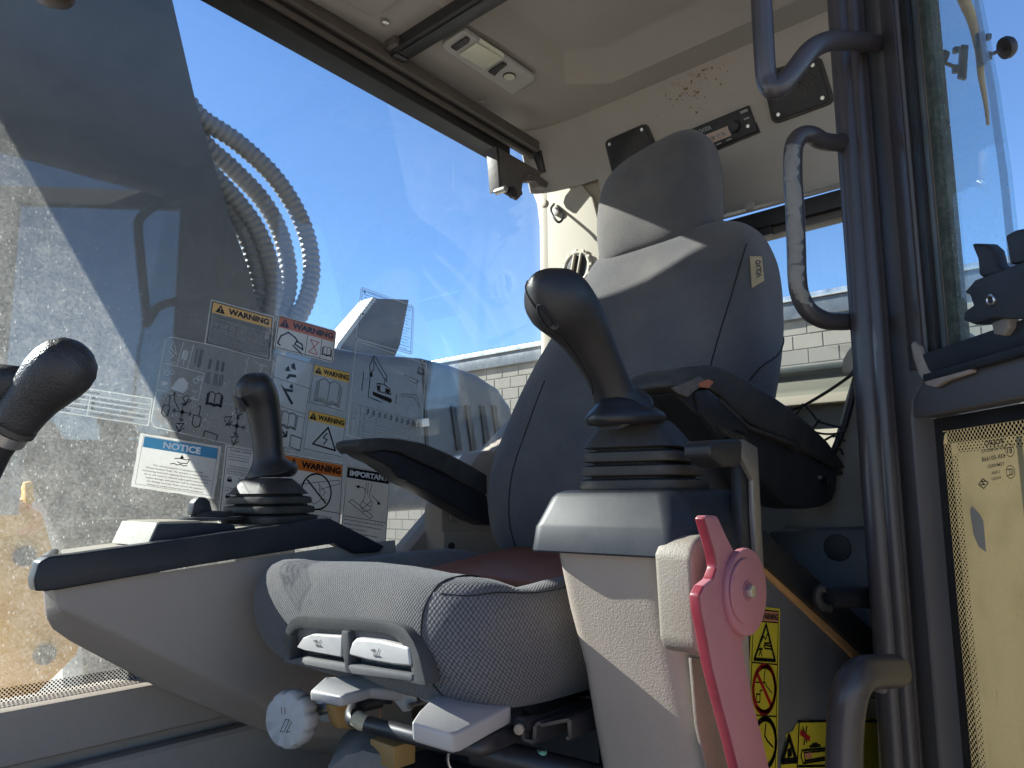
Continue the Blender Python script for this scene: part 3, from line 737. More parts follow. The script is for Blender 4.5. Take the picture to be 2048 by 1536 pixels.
# screws and plugs
def plug(name, c, n, r, ms, parent=cab):
    return disc(name, c, n, r, 0.005, ms, parent, 18, 0.002)
plug("trim_plug", PZ(963, 205, 1.60), (0, 0, -1), 0.011, headliner)
plug("trim_screw", PZ(770, 43, 1.60), (0, 0, -1), 0.009, steel)
plug("trim_plug", PX(1088, 407, 1.595), (-1, 0, 0), 0.012, cream)
plug("trim_plug", PX(1500, 412, 1.64), (-1, 0, -0.3), 0.012, headliner)
# coat hook
hk = thing("coat_hook", "small dark coat hook loop on the pillar trim above the round air vent", "hook", tuple(PX(1112, 425, 1.58)))
tube("loop", catmull([PX(x, y, q) for x, y, q in ((1108, 408, 1.590), (1102, 418, 1.565), (1106, 432, 1.55), (1116, 444, 1.55), (1124, 440, 1.56), (1126, 428, 1.58), (1118, 416, 1.592))], 6), 0.0035, darksteel, hk, 8)
disc("base", PX(1117, 425, 1.597), (-1, 0, 0), 0.012, 0.014, headliner, hk, 16, 0.003)
# round air vent
vt = thing("air_vent", "round beige air vent with two slats beside the headrest", "air vent", tuple(PX(1155, 536, 1.59)))
vc = PX(1155, 536, 1.592); vb = bmesh.new()
vring = tube("vent_ring", [vc+Vector((0, 0.043*math.cos(R(a)), 0.043*math.sin(R(a)))) for a in range(0, 360, 12)], 0.0075, cream, vt, 8, closed=True)
disc("vent_throat", vc+Vector((-0.001, 0, 0)), (-1, 0, 0), 0.040, 0.003, blackseal, vt, 24)
for dy_ in (0.012, -0.011):
    box("slat", (vc.x-0.012, vc.y+dy_-0.0022, vc.z-0.038), (vc.x-0.004, vc.y+dy_+0.0022, vc.z+0.038), cream, vt, 0.001, rot=Matrix.Rotation(R(14), 3, 'X'))
for a in range(0, 360, 30):
    q = vc+Vector((-0.004, 0.0475*math.cos(R(a)), 0.0475*math.sin(R(a))))
    box("ring_tooth", q-Vector((0.003, 0.004, 0.004)), q+Vector((0.003, 0.004, 0.004)), cream, vring, 0.001)
# floor, front, remaining shell
box("cab_floor", (-0.95, 0.30, -0.12), (1.75, 1.40, -0.02), darksteel, cab)
box("front_window_lower_frame", (-0.95, 0.30, -0.02), (-0.90, 1.40, 0.25), frame, cab, 0.01)
box("front_header", (-0.95, 0.30, 1.52), (-0.90, 1.40, 1.655), frame, cab, 0.01)
box("front_left_post", (-0.95, 0.28, -0.05), (-0.87, 0.36, 1.60), frame, cab, 0.012)
box("front_right_post", (-0.95, 1.30, -0.05), (-0.87, 1.40, 1.60), frame, cab, 0.012)
box("door_sill", (-0.95, 0.27, -0.15), (1.2, 0.36, -0.03), frame, cab, 0.012)
prism("rear_outer_skin", yz([(1.42, -0.12), (0.30, -0.12), (0.30, 0.86), (1.42, 0.86)], XR+0.15), (0.03, 0, 0), frame, cab)
box("rear_left_corner", (1.30, 0.27, -0.12), (1.82, 0.299, 0.86), frame, cab, 0.01)
# rear quarter trim near the right console
prismY("quarter_trim", [(884, 1012), (960, 905), (985, 900), (1010, 1180), (884, 1190)], 1.27, 0.06, beige, cab, 0.004)
prismY("quarter_cover", [(888, 1062), (1000, 1064), (1010, 1200), (888, 1200)], 1.262, 0.012, beige, cab, 0.006)
plug("trim_plug", PY(905, 1033, 1.268), (0, -1, 0), 0.011, beige)
disc("lock_hole", PY(902, 1093, 1.262), (0, -1, 0), 0.009, 0.003, blackseal, cab, 16)

# ---------- B pillar on the door side
def vpost(name, px, py, t, w_, d_, ms, prof=None, z0=-0.1, z1=1.6, parent=None):
    pass
# weather tube: two rolled beads along the door opening
c = PT(1718, 500, 1.10)
pil = bmesh.new()
for (px_, rr, t_) in ((1717, 0.0185, 1.10), (1744, 0.0125, 1.085), (1757, 0.006, 1.08)):
    q = PT(px_, 500, t_)
    nm = {1717: "door_seal_tube", 1744: "seal_bead", 1757: "seal_edge_bead"}[px_]
    tube(nm, [(q.x, q.y, -0.08), (q.x, q.y, 0.5), (q.x, q.y, 1.0), (q.x, q.y, 1.62)], rr, tubep, cab, 20)
q = PT(1731, 500, 1.094)
tube("seal_highlight_lip", [(q.x, q.y, -0.08), (q.x, q.y, 1.62)], 0.0035, steel if False else tubep, cab, 8)
q = PT(1790, 500, 1.14)
box("door_pillar", (q.x-0.045, q.y-0.012, -0.12), (1.34, q.y+0.03, 1.62), frame, cab, 0.008)
box("pillar_inner_trim", (1.21, 0.351, 0.30), (1.34, 0.372, 1.60), frame_wall, cab, 0.006)
# inner liner behind the pillar, in shade
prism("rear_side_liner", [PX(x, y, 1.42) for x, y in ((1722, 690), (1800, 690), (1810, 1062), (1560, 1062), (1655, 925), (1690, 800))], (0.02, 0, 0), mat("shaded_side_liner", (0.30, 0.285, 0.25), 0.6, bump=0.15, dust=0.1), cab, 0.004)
prism("rear_lower_box", [PX(x, y, 1.36) for x, y in ((1535, 1060), (1800, 1052), (1830, 1400), (1535, 1400))], (0.05, 0, 0), greyp, cab, 0.01, 3)
disc("access_plug", PX(1675, 1095, 1.36), (-1, 0, 0), 0.023, 0.004, black, cab, 24, 0.001)
tube("net_channel", [PX(1712, 765, 1.40), PX(1690, 850, 1.40), PX(1655, 930, 1.40)], 0.006, blackseal, cab, 8)

box("rear_left_post", (1.64, 0.452, 0.80), (1.72, 0.50, 1.62), frame, cab, 0.01)
# seat belt / net anchor at the pillar
an = thing("belt_guide", "cream belt guide with a black bracket at the pillar behind the armrest", "belt guide", tuple(PX(1715, 720, 1.42)))
loft("guide", [[PX(1718, 735-h, 1.42)+Vector((0.02*math.cos(R(a))*s_, 0.026*math.sin(R(a))*s_, 0)) for a in range(0, 360, 20)] for h, s_ in ((-10, 1.0), (0, 1.1), (18, 1.05), (32, 0.8), (44, 0.45), (49, 0.1))], cream, an)
prism("bracket", [PX(x, y, 1.40) for x, y in ((1706, 752), (1732, 748), (1732, 772), (1700, 772))], (0.03, 0, 0), black, an, 0.003)
prism("strap_end", [PX(x, y, 1.385) for x, y in ((1697, 749), (1712, 728), (1722, 728), (1722, 738), (1703, 753))], (0.01, 0, 0), black, an, 0.002)

# storage net behind the seat
net = thing("storage_net", "black elastic storage net stretched behind the near armrest", "net", tuple(PX(1640, 860, 1.40)))
def cord(pts, r=0.0022):
    tube("cord", catmull([PX(x, y, 1.395) for x, y in pts], 4), r, black, net, 6)
cord([(1703, 750), (1660, 780), (1606, 812), (1580, 822)], 0.003)
cord([(1606, 812), (1596, 826), (1575, 850)]); cord([(1610, 810), (1624, 826), (1637, 842), (1660, 850), (1690, 858), (1686, 866)])
cord([(1637, 842), (1628, 854), (1600, 880)]); cord([(1620, 862), (1650, 868), (1682, 866), (1690, 858)])
cord([(1650, 880), (1668, 872), (1690, 882)]); cord([(1668, 903), (1680, 898), (1686, 910)])
for q in ((1606, 811), (1637, 842), (1667, 871)):
    bm = bmesh.new(); bmesh.ops.create_icosphere(bm, subdivisions=1, radius=0.0045, matrix=Matrix.Translation(PX(q[0], q[1], 1.393)))
    link("knot", frombm(bm), black, net)

# ---------- grab handles
h1 = thing("grab_handle", "bare scraped grab handle on the door pillar, its charcoal paint worn to metal", "grab handle", tuple(PT(1588, 450, 1.05)), "grab handles on the door pillar")
path = [PT(1698, 283, 1.13), PT(1672, 286, 1.11), PT(1646, 283, 1.09), PT(1622, 270, 1.075), PT(1600, 274, 1.07), PT(1587, 298, 1.068), PT(1586, 360, 1.066)]
path += [PT(1590+k*1.5, 420+k*45, 1.066) for k in range(4)] + [PT(1600, 590, 1.068), PT(1618, 622, 1.07), PT(1648, 640, 1.08), PT(1680, 643, 1.10), PT(1712, 642, 1.13)]
tube("bent_tube", catmull(path, 7), 0.0130, tubep, h1, 18)
# worn patch: slightly larger skin over the camera-left side of the grip
def strip_on_tube(name, pts, r, a0, a1, ms, parent, jag=0.25):
    b = bmesh.new(); pts = catmull(pts, 6); N = len(pts); rows = []
    rr = random.Random(3)
    for i, p in enumerate(pts):
        t = (pts[min(i+1, N-1)]-pts[max(i-1, 0)]).normalized()
        s = t.cross(Vector((0.737, 0.676, 0))).normalized(); u = s.cross(t)
        e = min(1, i/3, (N-1-i)/3)
        lo = a0*e + rr.uniform(-jag, jag)*e; hi = a1*e + rr.uniform(-jag, jag)*e
        rows.append([b.verts.new(p + s*math.cos(a)*r + u*math.sin(a)*r) for a in [lo+(hi-lo)*k/6 for k in range(7)]])
    for A, B in zip(rows[:-1], rows[1:]):
        for k in range(6): b.faces.new((A[k], A[k+1], B[k+1], B[k]))
    bmesh.ops.recalc_face_normals(b, faces=b.faces)
    return link(name, frombm(b), ms, parent, 60)
wp_ = [PT(1592, 285, 1.068), PT(1586, 310, 1.067), PT(1586, 360, 1.066), PT(1590, 420, 1.066), PT(1591.5, 465, 1.066), PT(1593, 510, 1.066), PT(1595, 560, 1.066), PT(1606, 600, 1.068), PT(1625, 625, 1.071)]
strip_on_tube("worn_patch", wp_, 0.01335, R(190), R(285), wornm, h1, 0.3)
h2 = thing("grab_handle", "upper grab handle, unworn charcoal tube bent back to the pillar before the loudspeaker", "grab handle", tuple(PT(1540, 100, 1.0)), "grab handles on the door pillar")
path = [PT(1752, -420, 1.13), PT(1640, -400, 1.05), PT(1545, -330, 0.995), PT(1520, -260, 0.99), PT(1520, -120, 0.99), PT(1522, -20, 0.99), PT(1526, 60, 0.99), PT(1530, 130, 0.99), PT(1534, 160, 0.99), PT(1546, 178, 0.985), PT(1564, 170, 0.985), PT(1590, 140, 0.99), PT(1622, 100, 1.0), PT(1660, 82, 1.03), PT(1705, 82, 1.07), PT(1752, 88, 1.11)]
tube("bent_tube", catmull(path, 7), 0.0135, tubep, h2, 18)
h3 = thing("entry_rail", "thick charcoal entry rail rising from the bottom edge beside the yellow labels", "grab rail", tuple(PT(1700, 1450, 0.8)))
path = [PT(1690, 1700, 0.80), PT(1688, 1560, 0.80), PT(1690, 1460, 0.80), PT(1698, 1395, 0.80), PT(1712, 1360, 0.805), PT(1735, 1345, 0.82), PT(1790, 1342, 0.86)]
tube("bent_tube", catmull(path, 7), 0.0185, tubep, h3, 22)
box("mount_tab", tuple(PT(1760, 1348, 0.85)-Vector((0.006, 0.006, 0.02))), tuple(PT(1760, 1348, 0.85)+Vector((0.006, 0.006, 0.02))), frame, h3, 0.003)

# ================================================================== THE OPEN DOOR
DD = Vector((math.cos(DA), math.sin(DA), 0))
def DS(s, z, off=0.0): return Vector((DH.x, DH.y, 0)) - DD*s + DN*off + Vector((0, 0, z))
def dplate(name, L, o0, o1, ms, parent, bv=0.003, seg=2, **k):
    return prism(name, [DS(s, z, o0) for s, z in L], DN*(o1-o0), ms, parent, bv, seg, **k)
door = thing("cab_door", "open charcoal cab door with a sliding upper pane and a lower glass panel", "door", tuple(DS(0.2, 0.0)))
dplate("hinge_stile", [(0.02, -0.1), (0.10, -0.1), (0.10, 0.696), (0.105, 0.72), (0.147, 0.745), (0.147, 1.62), (0.02, 1.62)], -0.035, 0.0, frame, door, 0.006, 3)
dplate("stile_edge_strip", [(0.112, 0.76), (0.147, 0.76), (0.147, 1.62), (0.112, 1.62)], 0.0005, 0.004, tubep, door, 0.0015)
dplate("cross_rail", [(0.1005, 0.696), (0.72, 0.696), (0.72, 0.748), (0.1475, 0.748), (0.106, 0.722)], -0.035, -0.001, frame, door, 0.005, 3)
dplate("bottom_rail", [(0.1005, -0.1), (0.72, -0.1), (0.72, -0.02), (0.1005, -0.02)], -0.035, -0.001, frame, door, 0.005, 3)
dplate("latch_stile", [(0.7205, -0.1), (0.79, -0.1), (0.79, 1.62), (0.7205, 1.62)], -0.035, 0.0, frame, door, 0.006, 3)
dplate("top_rail", [(0.1475, 1.56), (0.72, 1.56), (0.72, 1.62), (0.1475, 1.62)], -0.035, -0.001, frame, door, 0.005, 3)
dplate("window_seal_post", [(0.148, 0.749), (0.168, 0.749), (0.168, 1.56), (0.148, 1.56)], -0.03, -0.004, blackseal, door, 0.002)
dplate("run_channel", [(0.169, 0.775), (0.181, 0.775), (0.181, 1.56), (0.169, 1.56)], -0.03, -0.010, mat("teal_channel", (0.05, 0.065, 0.075), 0.4, dust=0.2), door, 0.002)
dplate("rust_strip", [(0.1815, 0.775), (0.185, 0.775), (0.185, 1.56), (0.1815, 1.56)], -0.03, -0.012, mat("rusty_strip", (0.23, 0.15, 0.10), 0.8, dust=0.4), door, 0.001)
dplate("felt_run", [(0.1855, 0.775), (0.202, 0.775), (0.202, 1.56), (0.1855, 1.56)], -0.03, -0.010, mat("mossy_felt", (0.022, 0.030, 0.024), 0.95, bump=0.8, bscale=300, dust=0.45, dcol=(0.2, 0.22, 0.18), dscale=60), door, 0.003)
dplate("window_sill_channel", [(0.150, 0.7485), (0.72, 0.7485), (0.72, 0.776), (0.150, 0.776)], -0.028, 0.006, rim_black, door, 0.003)
dplate("sill_lip", [(0.156, 0.738), (0.72, 0.738), (0.72, 0.7482), (0.156, 0.7482)], -0.028, 0.010, blackseal, door, 0.002)
dplate("peeling_sealant", [(0.130, 0.792), (0.137, 0.796), (0.150, 0.786), (0.156, 0.768), (0.166, 0.752), (0.180, 0.743), (0.215, 0.741), (0.26, 0.739), (0.26, 0.734), (0.205, 0.732), (0.180, 0.728), (0.160, 0.734), (0.145, 0.750), (0.135, 0.772)], 0.001, 0.009, foam, door, 0.003)
# sliding pane: ends short, leaving the front half open
g1 = dplate("sliding_pane", [(0.200, 0.776), (0.312, 0.776), (0.322, 0.84), (0.322, 0.95), (0.316, 1.06), (0.302, 1.18), (0.28, 1.30), (0.25, 1.56), (0.200, 1.56)], -0.022, -0.017, g_door, door, 0.001, 1, smooth=0)
dplate("pane_edge_tint", [(0.306, 0.80), (0.3215, 0.84), (0.3215, 0.95), (0.3155, 1.06), (0.3015, 1.18), (0.294, 1.18), (0.303, 1.06), (0.308, 0.95), (0.308, 0.84)], -0.0165, -0.0160, sheet_mat("edge_tint_film", (0.30, 0.42, 0.62), 0.4, 0.45), g1, 0, smooth=0)
# lower glass with printed border and cream sheet behind it
g2_ = dplate("lower_pane", [(0.03, -0.02), (0.72, -0.02), (0.72, 0.696), (0.03, 0.696)], -0.034, -0.031, glass_mat("lower_door_glass", (0.92, 0.95, 0.95), 0.03, 0.10, refl=0.9), door, 0, smooth=0)
dplate("cream_backing_sheet", [(0.05, -0.02), (0.72, -0.02), (0.72, 0.69), (0.05, 0.69)], -0.045, -0.040, p_cream, door, 0, smooth=0)
fritm = mat("black_frit", (0.012, 0.012, 0.014), 0.35, dust=0.05)
dplate("frit_side", [(0.031, -0.02), (0.118, -0.02), (0.118, 0.695), (0.031, 0.695)], -0.0305, -0.0300, fritm, g2_, 0, smooth=0)
dplate("frit_top", [(0.1185, 0.677), (0.72, 0.677), (0.72, 0.695), (0.1185, 0.695)], -0.0305, -0.0300, fritm, g2_, 0, smooth=0)
dplate("frit_corner", [(0.1181, 0.676), (0.128, 0.676), (0.1215, 0.671), (0.1181, 0.662)], -0.0305, -0.0300, fritm, g2_, 0, smooth=0)
dplate("glazing_bead", [(0.048, -0.02), (0.0535, -0.02), (0.0535, 0.69), (0.048, 0.69)], -0.0298, -0.026, mat("brown_glazing_bead", (0.28, 0.19, 0.13), 0.7, dust=0.3), door, 0.001)
dm = dots_mat("door_dots", 0.0062, 0.34)
uvquad("frit_dots", [DS(0.118, -0.02, -0.0302), DS(0.136, -0.02, -0.0302), DS(0.136, 0.66, -0.0302), DS(0.118, 0.66, -0.0302)], dots_mat("door_dots_big", 0.0052, 0.42), g2_)
uvquad("frit_dots", [DS(0.136, -0.02, -0.0302), DS(0.150, -0.02, -0.0302), DS(0.150, 0.645, -0.0302), DS(0.136, 0.645, -0.0302)], dots_mat("door_dots_small", 0.0052, 0.27), g2_)
uvquad("frit_dots", [DS(0.128, 0.660, -0.0302), DS(0.72, 0.660, -0.0302), DS(0.72, 0.677, -0.0302), DS(0.128, 0.677, -0.0302)], MATS["door_dots_big"], g2_)
uvquad("frit_dots", [DS(0.150, 0.647, -0.0302), DS(0.72, 0.647, -0.0302), DS(0.72, 0.660, -0.0302), DS(0.150, 0.660, -0.0302)], MATS["door_dots_small"], g2_)
for s0, s1, z0, z1, mm in ((0.258, 0.268, -0.02, 0.66, "clear_tape"), (0.290, 0.315, -0.02, 0.50, "yellowed_tape")):
    dplate("tape_strip", [(s0, z0), (s1, z0), (s1-0.004, z1), (s0-0.004, z1)], -0.0395, -0.0392, MATS.get(mm) or sheet_mat(mm, (0.60, 0.55, 0.42) if mm == "clear_tape" else (0.62, 0.50, 0.20), 0.3, 0.7), door, 0, smooth=0)
dplate("peeled_scrap", [(0.166, 0.575), (0.172, 0.580), (0.186, 0.570), (0.192, 0.562), (0.192, 0.525), (0.178, 0.530), (0.169, 0.545)], -0.0300, -0.0295, sheet_mat("grey_scrap", (0.50, 0.50, 0.48), 0.3, 0.75, gloss=0.1), door, 0, smooth=0)
# window latch
lt = thing("window_latch", "chunky black window latch at the right edge of the photo above the door sill", "latch", tuple(PD(2010, 600, 0.02)))
def dpx(name, pix, o0, o1, ms, parent, bv=0.003, seg=3): return prism(name, [PD(x, y, o0) for x, y in pix], DN*(o1-o0), ms, parent, bv, seg)
dpx("latch_body", [(1965, 640), (1968, 622), (1985, 610), (1978, 590), (1966, 584), (1988, 560), (2048, 538), (2110, 515), (2110, 640), (2030, 636), (1990, 650)], 0.0, 0.022, black, lt, 0.003)
dpx("latch_thumb", [(1966, 487), (1998, 488), (2012, 500), (2020, 530), (2045, 545), (1990, 556), (1982, 550), (1980, 520)], 0.004, 0.018, black, lt, 0.004)
dpx("latch_stem", [(2004, 645), (2040, 630), (2040, 655), (2028, 672), (2008, 668)], 0.002, 0.014, mat("dusty_latch_stem", (0.16, 0.145, 0.13), 0.7, dust=0.4), lt, 0.003)
tube("spring_eye", [PD(1982+7*math.cos(R(a)), 600+10*math.sin(R(a)), 0.023) for a in range(0, 360, 30)], 0.0018, steel, lt, 6, closed=True)
dpx("latch_handle", [(2040, 470), (2060, 460), (2110, 450), (2110, 520), (2050, 530)], 0.004, 0.02, black, lt, 0.004)
# rubber stop, copy for its reflection, rusty edge on the pane's far side
edge = tag(tube("roof_gutter_edge", catmull([Vector((1.60, 0.27, 1.66)), PT(1880, -110, 1.62), PT(1905, -60, 1.6), PT(1928, 0, 1.6), PT(1946, 45, 1.6), PT(1958, 100, 1.6), PT(1962, 150, 1.6), PT(1972, 210, 1.6), PT(1976, 250, 1.6)], 6), lambda t: 0.021*(1-0.85*t), mat("rusty_cream_edge", (0.50, 0.33, 0.17), 0.7, dust=0.5, dcol=(0.16, 0.08, 0.04), dscale=30)), "rusty tan curved edge beside the top of the sliding door pane", "roof edge")
def stop(cx, cy, t, flip, label):
    s_ = thing("door_stop", label, "door stop", tuple(PT(cx, cy, t)), "rubber door stops on bolts")
    q = lambda x, y: PT(cx+x*flip, cy+y, t)
    prism("clamp_plate", [q(-30, -32), (q(-16, -34)), q(-12, 32), q(-26, 36)], _F*0.012, darksteel, s_, 0.002)
    prism("nut", [q(-12, -30), q(-2, -30), q(-2, -18), q(-12, -18)], _F*0.012, darksteel, s_, 0.002)
    prism("nut", [q(-12, 6), q(-1, 6), q(-1, 22), q(-12, 22)], _F*0.012, darksteel, s_, 0.002)
    tube("bolt", [q(-2, 12), q(22, 2)], 0.004, darksteel, s_, 8)
    ax = (q(30, -2)-q(0, 10)).normalized()
    rings = []
    for k, (d_, r_) in enumerate(((0, 0.006), (0.002, 0.022), (0.010, 0.023), (0.018, 0.019), (0.024, 0.011), (0.026, 0.002))):
        c_ = q(20, 2)+ax*d_; s1 = ax.orthogonal().normalized(); s2 = ax.cross(s1)
        rings.append([c_+s1*math.cos(a*0.3927)*r_+s2*math.sin(a*0.3927)*r_ for a in range(16)])
    loft("rubber_bumper", rings, blackseal, s_)
stop(1986, 96, 1.56, 1, "rubber door stop in the open air right of the sliding pane")
stop(1908, 122, 1.64, -1, "reflection of the door stop, built as a mirrored copy behind the sliding pane")  # mirrored copy added to stand for the reflection in the pane

# ================================================================== LEFT-HAND SIDE BOX WITH YELLOW LABELS
YB = 0.45
sb = thing("left_side_box", "grey side box behind the red lever with a foam edged black top bar", "side box", tuple(PY(1600, 1400, YB)))
prismY("panel", [(1470, 1085), (1530, 1133), (1725, 1320), (1790, 1400), (1790, 1800), (1430, 1800)], YB, 0.02, frame_wall, sb, 0.003)
prismY("foam_edge", [(1527, 1126), (1545, 1142), (1742, 1322), (1722, 1338), (1700, 1308), (1532, 1150)], YB-0.004, 0.022, orange_m, sb, 0.002)
prismY("top_bar", [(1500, 1040), (1530, 1060), (1760, 1272), (1772, 1300), (1738, 1316), (1545, 1140), (1500, 1100)], YB-0.012, 0.07, black, sb, 0.004)
prismY("liner_post", [(1752, 1130), (1760, 1130), (1800, 1600), (1776, 1600)], 0.385, 0.01, beige, sb, 0.002)
pinb = thing("latch_pin", "black latch cylinder poking out from the door pillar above the foam edge", "latch pin", tuple(PT(1700, 1195, 1.05)))
tube("cylinder", [PT(1656, 1197, 1.06), PT(1700, 1194, 1.08), PT(1770, 1196, 1.12)], lambda t: 0.0155 if t > 0.1 else 0.0135, black, pinb, 18)
tube("hook_end", catmull([PT(1648, 1176, 1.05), PT(1636, 1180, 1.05), PT(1634, 1196, 1.05), PT(1642, 1212, 1.05), PT(1658, 1216, 1.055)], 5), 0.0075, black, pinb, 10)
# dark carcass under seat and behind console
box("rear_heater_box", (1.02, 0.62, -0.02), (1.60, 1.18, 0.42), greyp, cab, 0.02)
# ================================================================== OVERHEAD: LAMP, RADIO, SPEAKERS
lamp = thing("ceiling_lamp", "grey plastic ceiling lamp with two black rockers and a small round lens", "ceiling lamp", (1.18, 1.14, 1.60))
ZL = 1.60
def zpix(L, z): return [PZ(x, y, z) for x, y in L]
def zc(u, v):  # crop coords of the lamp zoom
    return (860+u/6.4, 30+v/6.4)
prism("housing", zpix([zc(*p) for p in ((165, 330), (190, 290), (390, 160), (430, 150), (470, 158), (640, 280), (960, 490), (1335, 750), (1335, 790), (1075, 960), (1040, 960), (700, 735), (190, 395), (168, 365))], ZL-0.004), (0, 0, -0.011), lgrey, lamp, 0.003, 3)
prism("lens_panel", zpix([zc(*p) for p in ((600, 345), (935, 545), (700, 690), (375, 495))], ZL-0.0165), (0, 0, -0.003), lens_m, lamp, 0.001)
prism("lens_side", zpix([zc(*p) for p in ((640, 290), (950, 490), (945, 545), (620, 345))], ZL-0.0165), (0, 0, -0.002), lens_m, lamp, 0.001)
prism("rocker_switch", zpix([zc(*p) for p in ((460, 270), (512, 300), (490, 345), (335, 445), (268, 400))], ZL-0.0165), (0, 0, -0.004), black, lamp, 0.001)
prism("rocker_switch", zpix([zc(*p) for p in ((930, 595), (985, 625), (900, 690), (830, 765), (745, 715))], ZL-0.0165), (0, 0, -0.004), black, lamp, 0.001)
rc_ = PZ(*zc(1015, 778), ZL-0.015)
disc("round_rim", rc_, (0, 0, -1), 0.0155, 0.003, blackseal, lamp, 24)
disc("round_lens", rc_+Vector((0, 0, -0.0005)), (0, 0, -1), 0.0138, 0.004, lens_m, lamp, 24, 0.0015)
def spk(label, cpx, four, screws, logo=None):
    s_ = thing("loudspeaker", label, "speaker", tuple(PS(*cpx)), "overhead loudspeakers")
    c4 = [PS(x, y, 0.0) for x, y in four]
    def q(u, v, off): return (c4[0].lerp(c4[1], u)).lerp(c4[3].lerp(c4[2], u), v) + SPN*off
    def rr(u0, v0, u1, v1, r, off):
        P = []
        for cx, cy, a0 in ((u1-r, v0+r, -90), (u1-r, v1-r, 0), (u0+r, v1-r, 90), (u0+r, v0+r, 180)):
            for k in range(5): P.append(q(cx+r*math.cos(R(a0+k*22.5)), cy+r*math.sin(R(a0+k*22.5)), off))
        return P
    prism("bezel", rr(-0.06, -0.06, 1.06, 1.06, 0.14, 0.001), SPN*0.009, rubber, s_, 0.003)
    gr_ = prism("grille", rr(0, 0, 1, 1, 0.10, 0.0102), SPN*0.003, black, s_, 0.001)
    for rad in (0.14, 0.22, 0.30, 0.38, 0.46):
        tube("grille_ring", [q(0.47+rad*math.cos(R(a)), 0.58+rad*math.sin(R(a)), 0.0135) for a in range(160, 381, 10)], 0.0009, rubber, gr_, 5)
    for u, v in screws: disc("screw", q(u, v, 0.013), SPN, 0.0042, 0.002, steel, s_, 12)
    return s_
spk("dusty overhead loudspeaker partly behind the top of the headrest", (1265, 290), ((1217, 284), (1293, 251), (1318, 311), (1233, 346)), ((0.08, 0.12), (0.92, 0.1)))
spk("dusty overhead loudspeaker crossed by the upper grab handle", (1600, 180), ((1532, 150), (1638, 118), (1664, 203), (1553, 243)), ((0.1, 0.9), (0.9, 0.88), (0.9, 0.12)))
radio = thing("car_radio", "slim black radio with amber display set upside down over the headrest", "radio", tuple(PS(1430, 260)))
RQ = [PS(*p, 0.002) for p in ((1330, 281), (1500, 211), (1518, 262), (1352, 330))]
prism("face_plate", RQ, SPN*0.010, black, radio, 0.002)
prism("surround", [PS(*p, 0.0) for p in ((1324, 277), (1502, 204), (1524, 266), (1350, 338))], SPN*0.004, rubber, radio, 0.002)
RP = Print([p+SPN*0.0102 for p in RQ], SPN, radio)
RP.rects([(0.28, 0.42, 0.73, 0.80)], sheet_mat("amber_display", (0.30, 0.17, 0.10), 0.1, gloss=0.1), "display", 1)
RP.text([("OVTOV", 0.42, 0.14, 0.56, 0.30, 0.03)][:0] + [("VOLVO", 0.56, 0.30, 0.42, 0.14, 0.04)], p_faint)
RP.text([("FM1", 0.42, 0.72, 0.36, 0.54, 0.01), ("98.50  MHz", 0.68, 0.72, 0.47, 0.54, 0.01)], p_grey, "display_text")
dcn = RP.at(0.80, 0.55, 0)
disc("volume_knob", dcn, SPN, 0.0145, 0.013, black, radio, 24, 0.002, r2=0.0125)
RP.rects([(0.90, 0.1, 0.98, 0.2), (0.91, 0.40, 0.97, 0.46), (0.30, 0.88, 0.36, 0.93), (0.42, 0.88, 0.48, 0.93), (0.54, 0.88, 0.60, 0.93), (0.66, 0.88, 0.72, 0.93)], p_faint, "button_marks", 1)
disc("aux_socket", RP.at(0.93, 0.72), SPN, 0.004, 0.003, steel, radio, 12)
# blanking plate outline by the radio
tube("blank_plate_outline", [PS(*p, 0.001) for p in ((1404, 188), (1478, 161), (1486, 166), (1492, 200), (1488, 206), (1418, 233), (1411, 228), (1401, 196))], 0.0014, headliner, cab, 6, closed=True)
# mud splashes on the rear panel
mb = bmesh.new(); rr_ = random.Random(11)
for k in range(170):
    cx, cy = rr_.choice(((1368, 170), (1415, 140), (1355, 205), (1400, 150), (1385, 180), (1590, 60), (1350, 165))); sp_ = rr_.choice((12, 30, 60))
    x = rr_.gauss(cx, sp_); y = rr_.gauss(cy, sp_*0.6)
    p = PS(x, y, 0.0)
    if p.z > 1.592 or y < 90: continue
    s1 = Vector((0, 1, 0)); s2 = SPN.cross(s1)
    r = abs(rr_.gauss(0, 0.0013))+0.0005
    v = [mb.verts.new(p+SPN*0.0078+(s1*math.cos(a)+s2*math.sin(a))*r*rr_.uniform(0.6, 1.3)) for a in (0, 1.05, 2.1, 3.14, 4.19, 5.24)]
    mb.faces.new(v)
tag(link("mud_specks", frombm(mb), mat("dried_mud", (0.26, 0.175, 0.09), 0.95, var=0.3), cab, 0), kind="stuff")

# ================================================================== SEAT
from mathutils.bvhtree import BVHTree
seat = thing("operator_seat", "dark grey cloth suspension seat with headrest and two fold-up armrests", "seat", (0.95, 0.85, 0.0))
NA = 72
def ring(xf, xb, yc, hw, z, e=0.55, bol=0.03, tilt=0.0, ea=None):
    """closed ring seen from above; front is the low x side"""
    out = []
    xm = (xf+xb)/2; hx = (xb-xf)/2
    for k in range(NA):
        a = 2*math.pi*k/NA
        cx, sy = math.cos(a), math.sin(a)
        x = xm + hx*sq(cx, e); y = yc + hw*sq(sy, ea or e)
        if cx < 0:
            t = 1-min(1, abs(y-yc)/(hw*0.72))
            x += bol*(t*t*(3-2*t))
        out.append(Vector((x, y, z + tilt*(x-xm))))
    return out
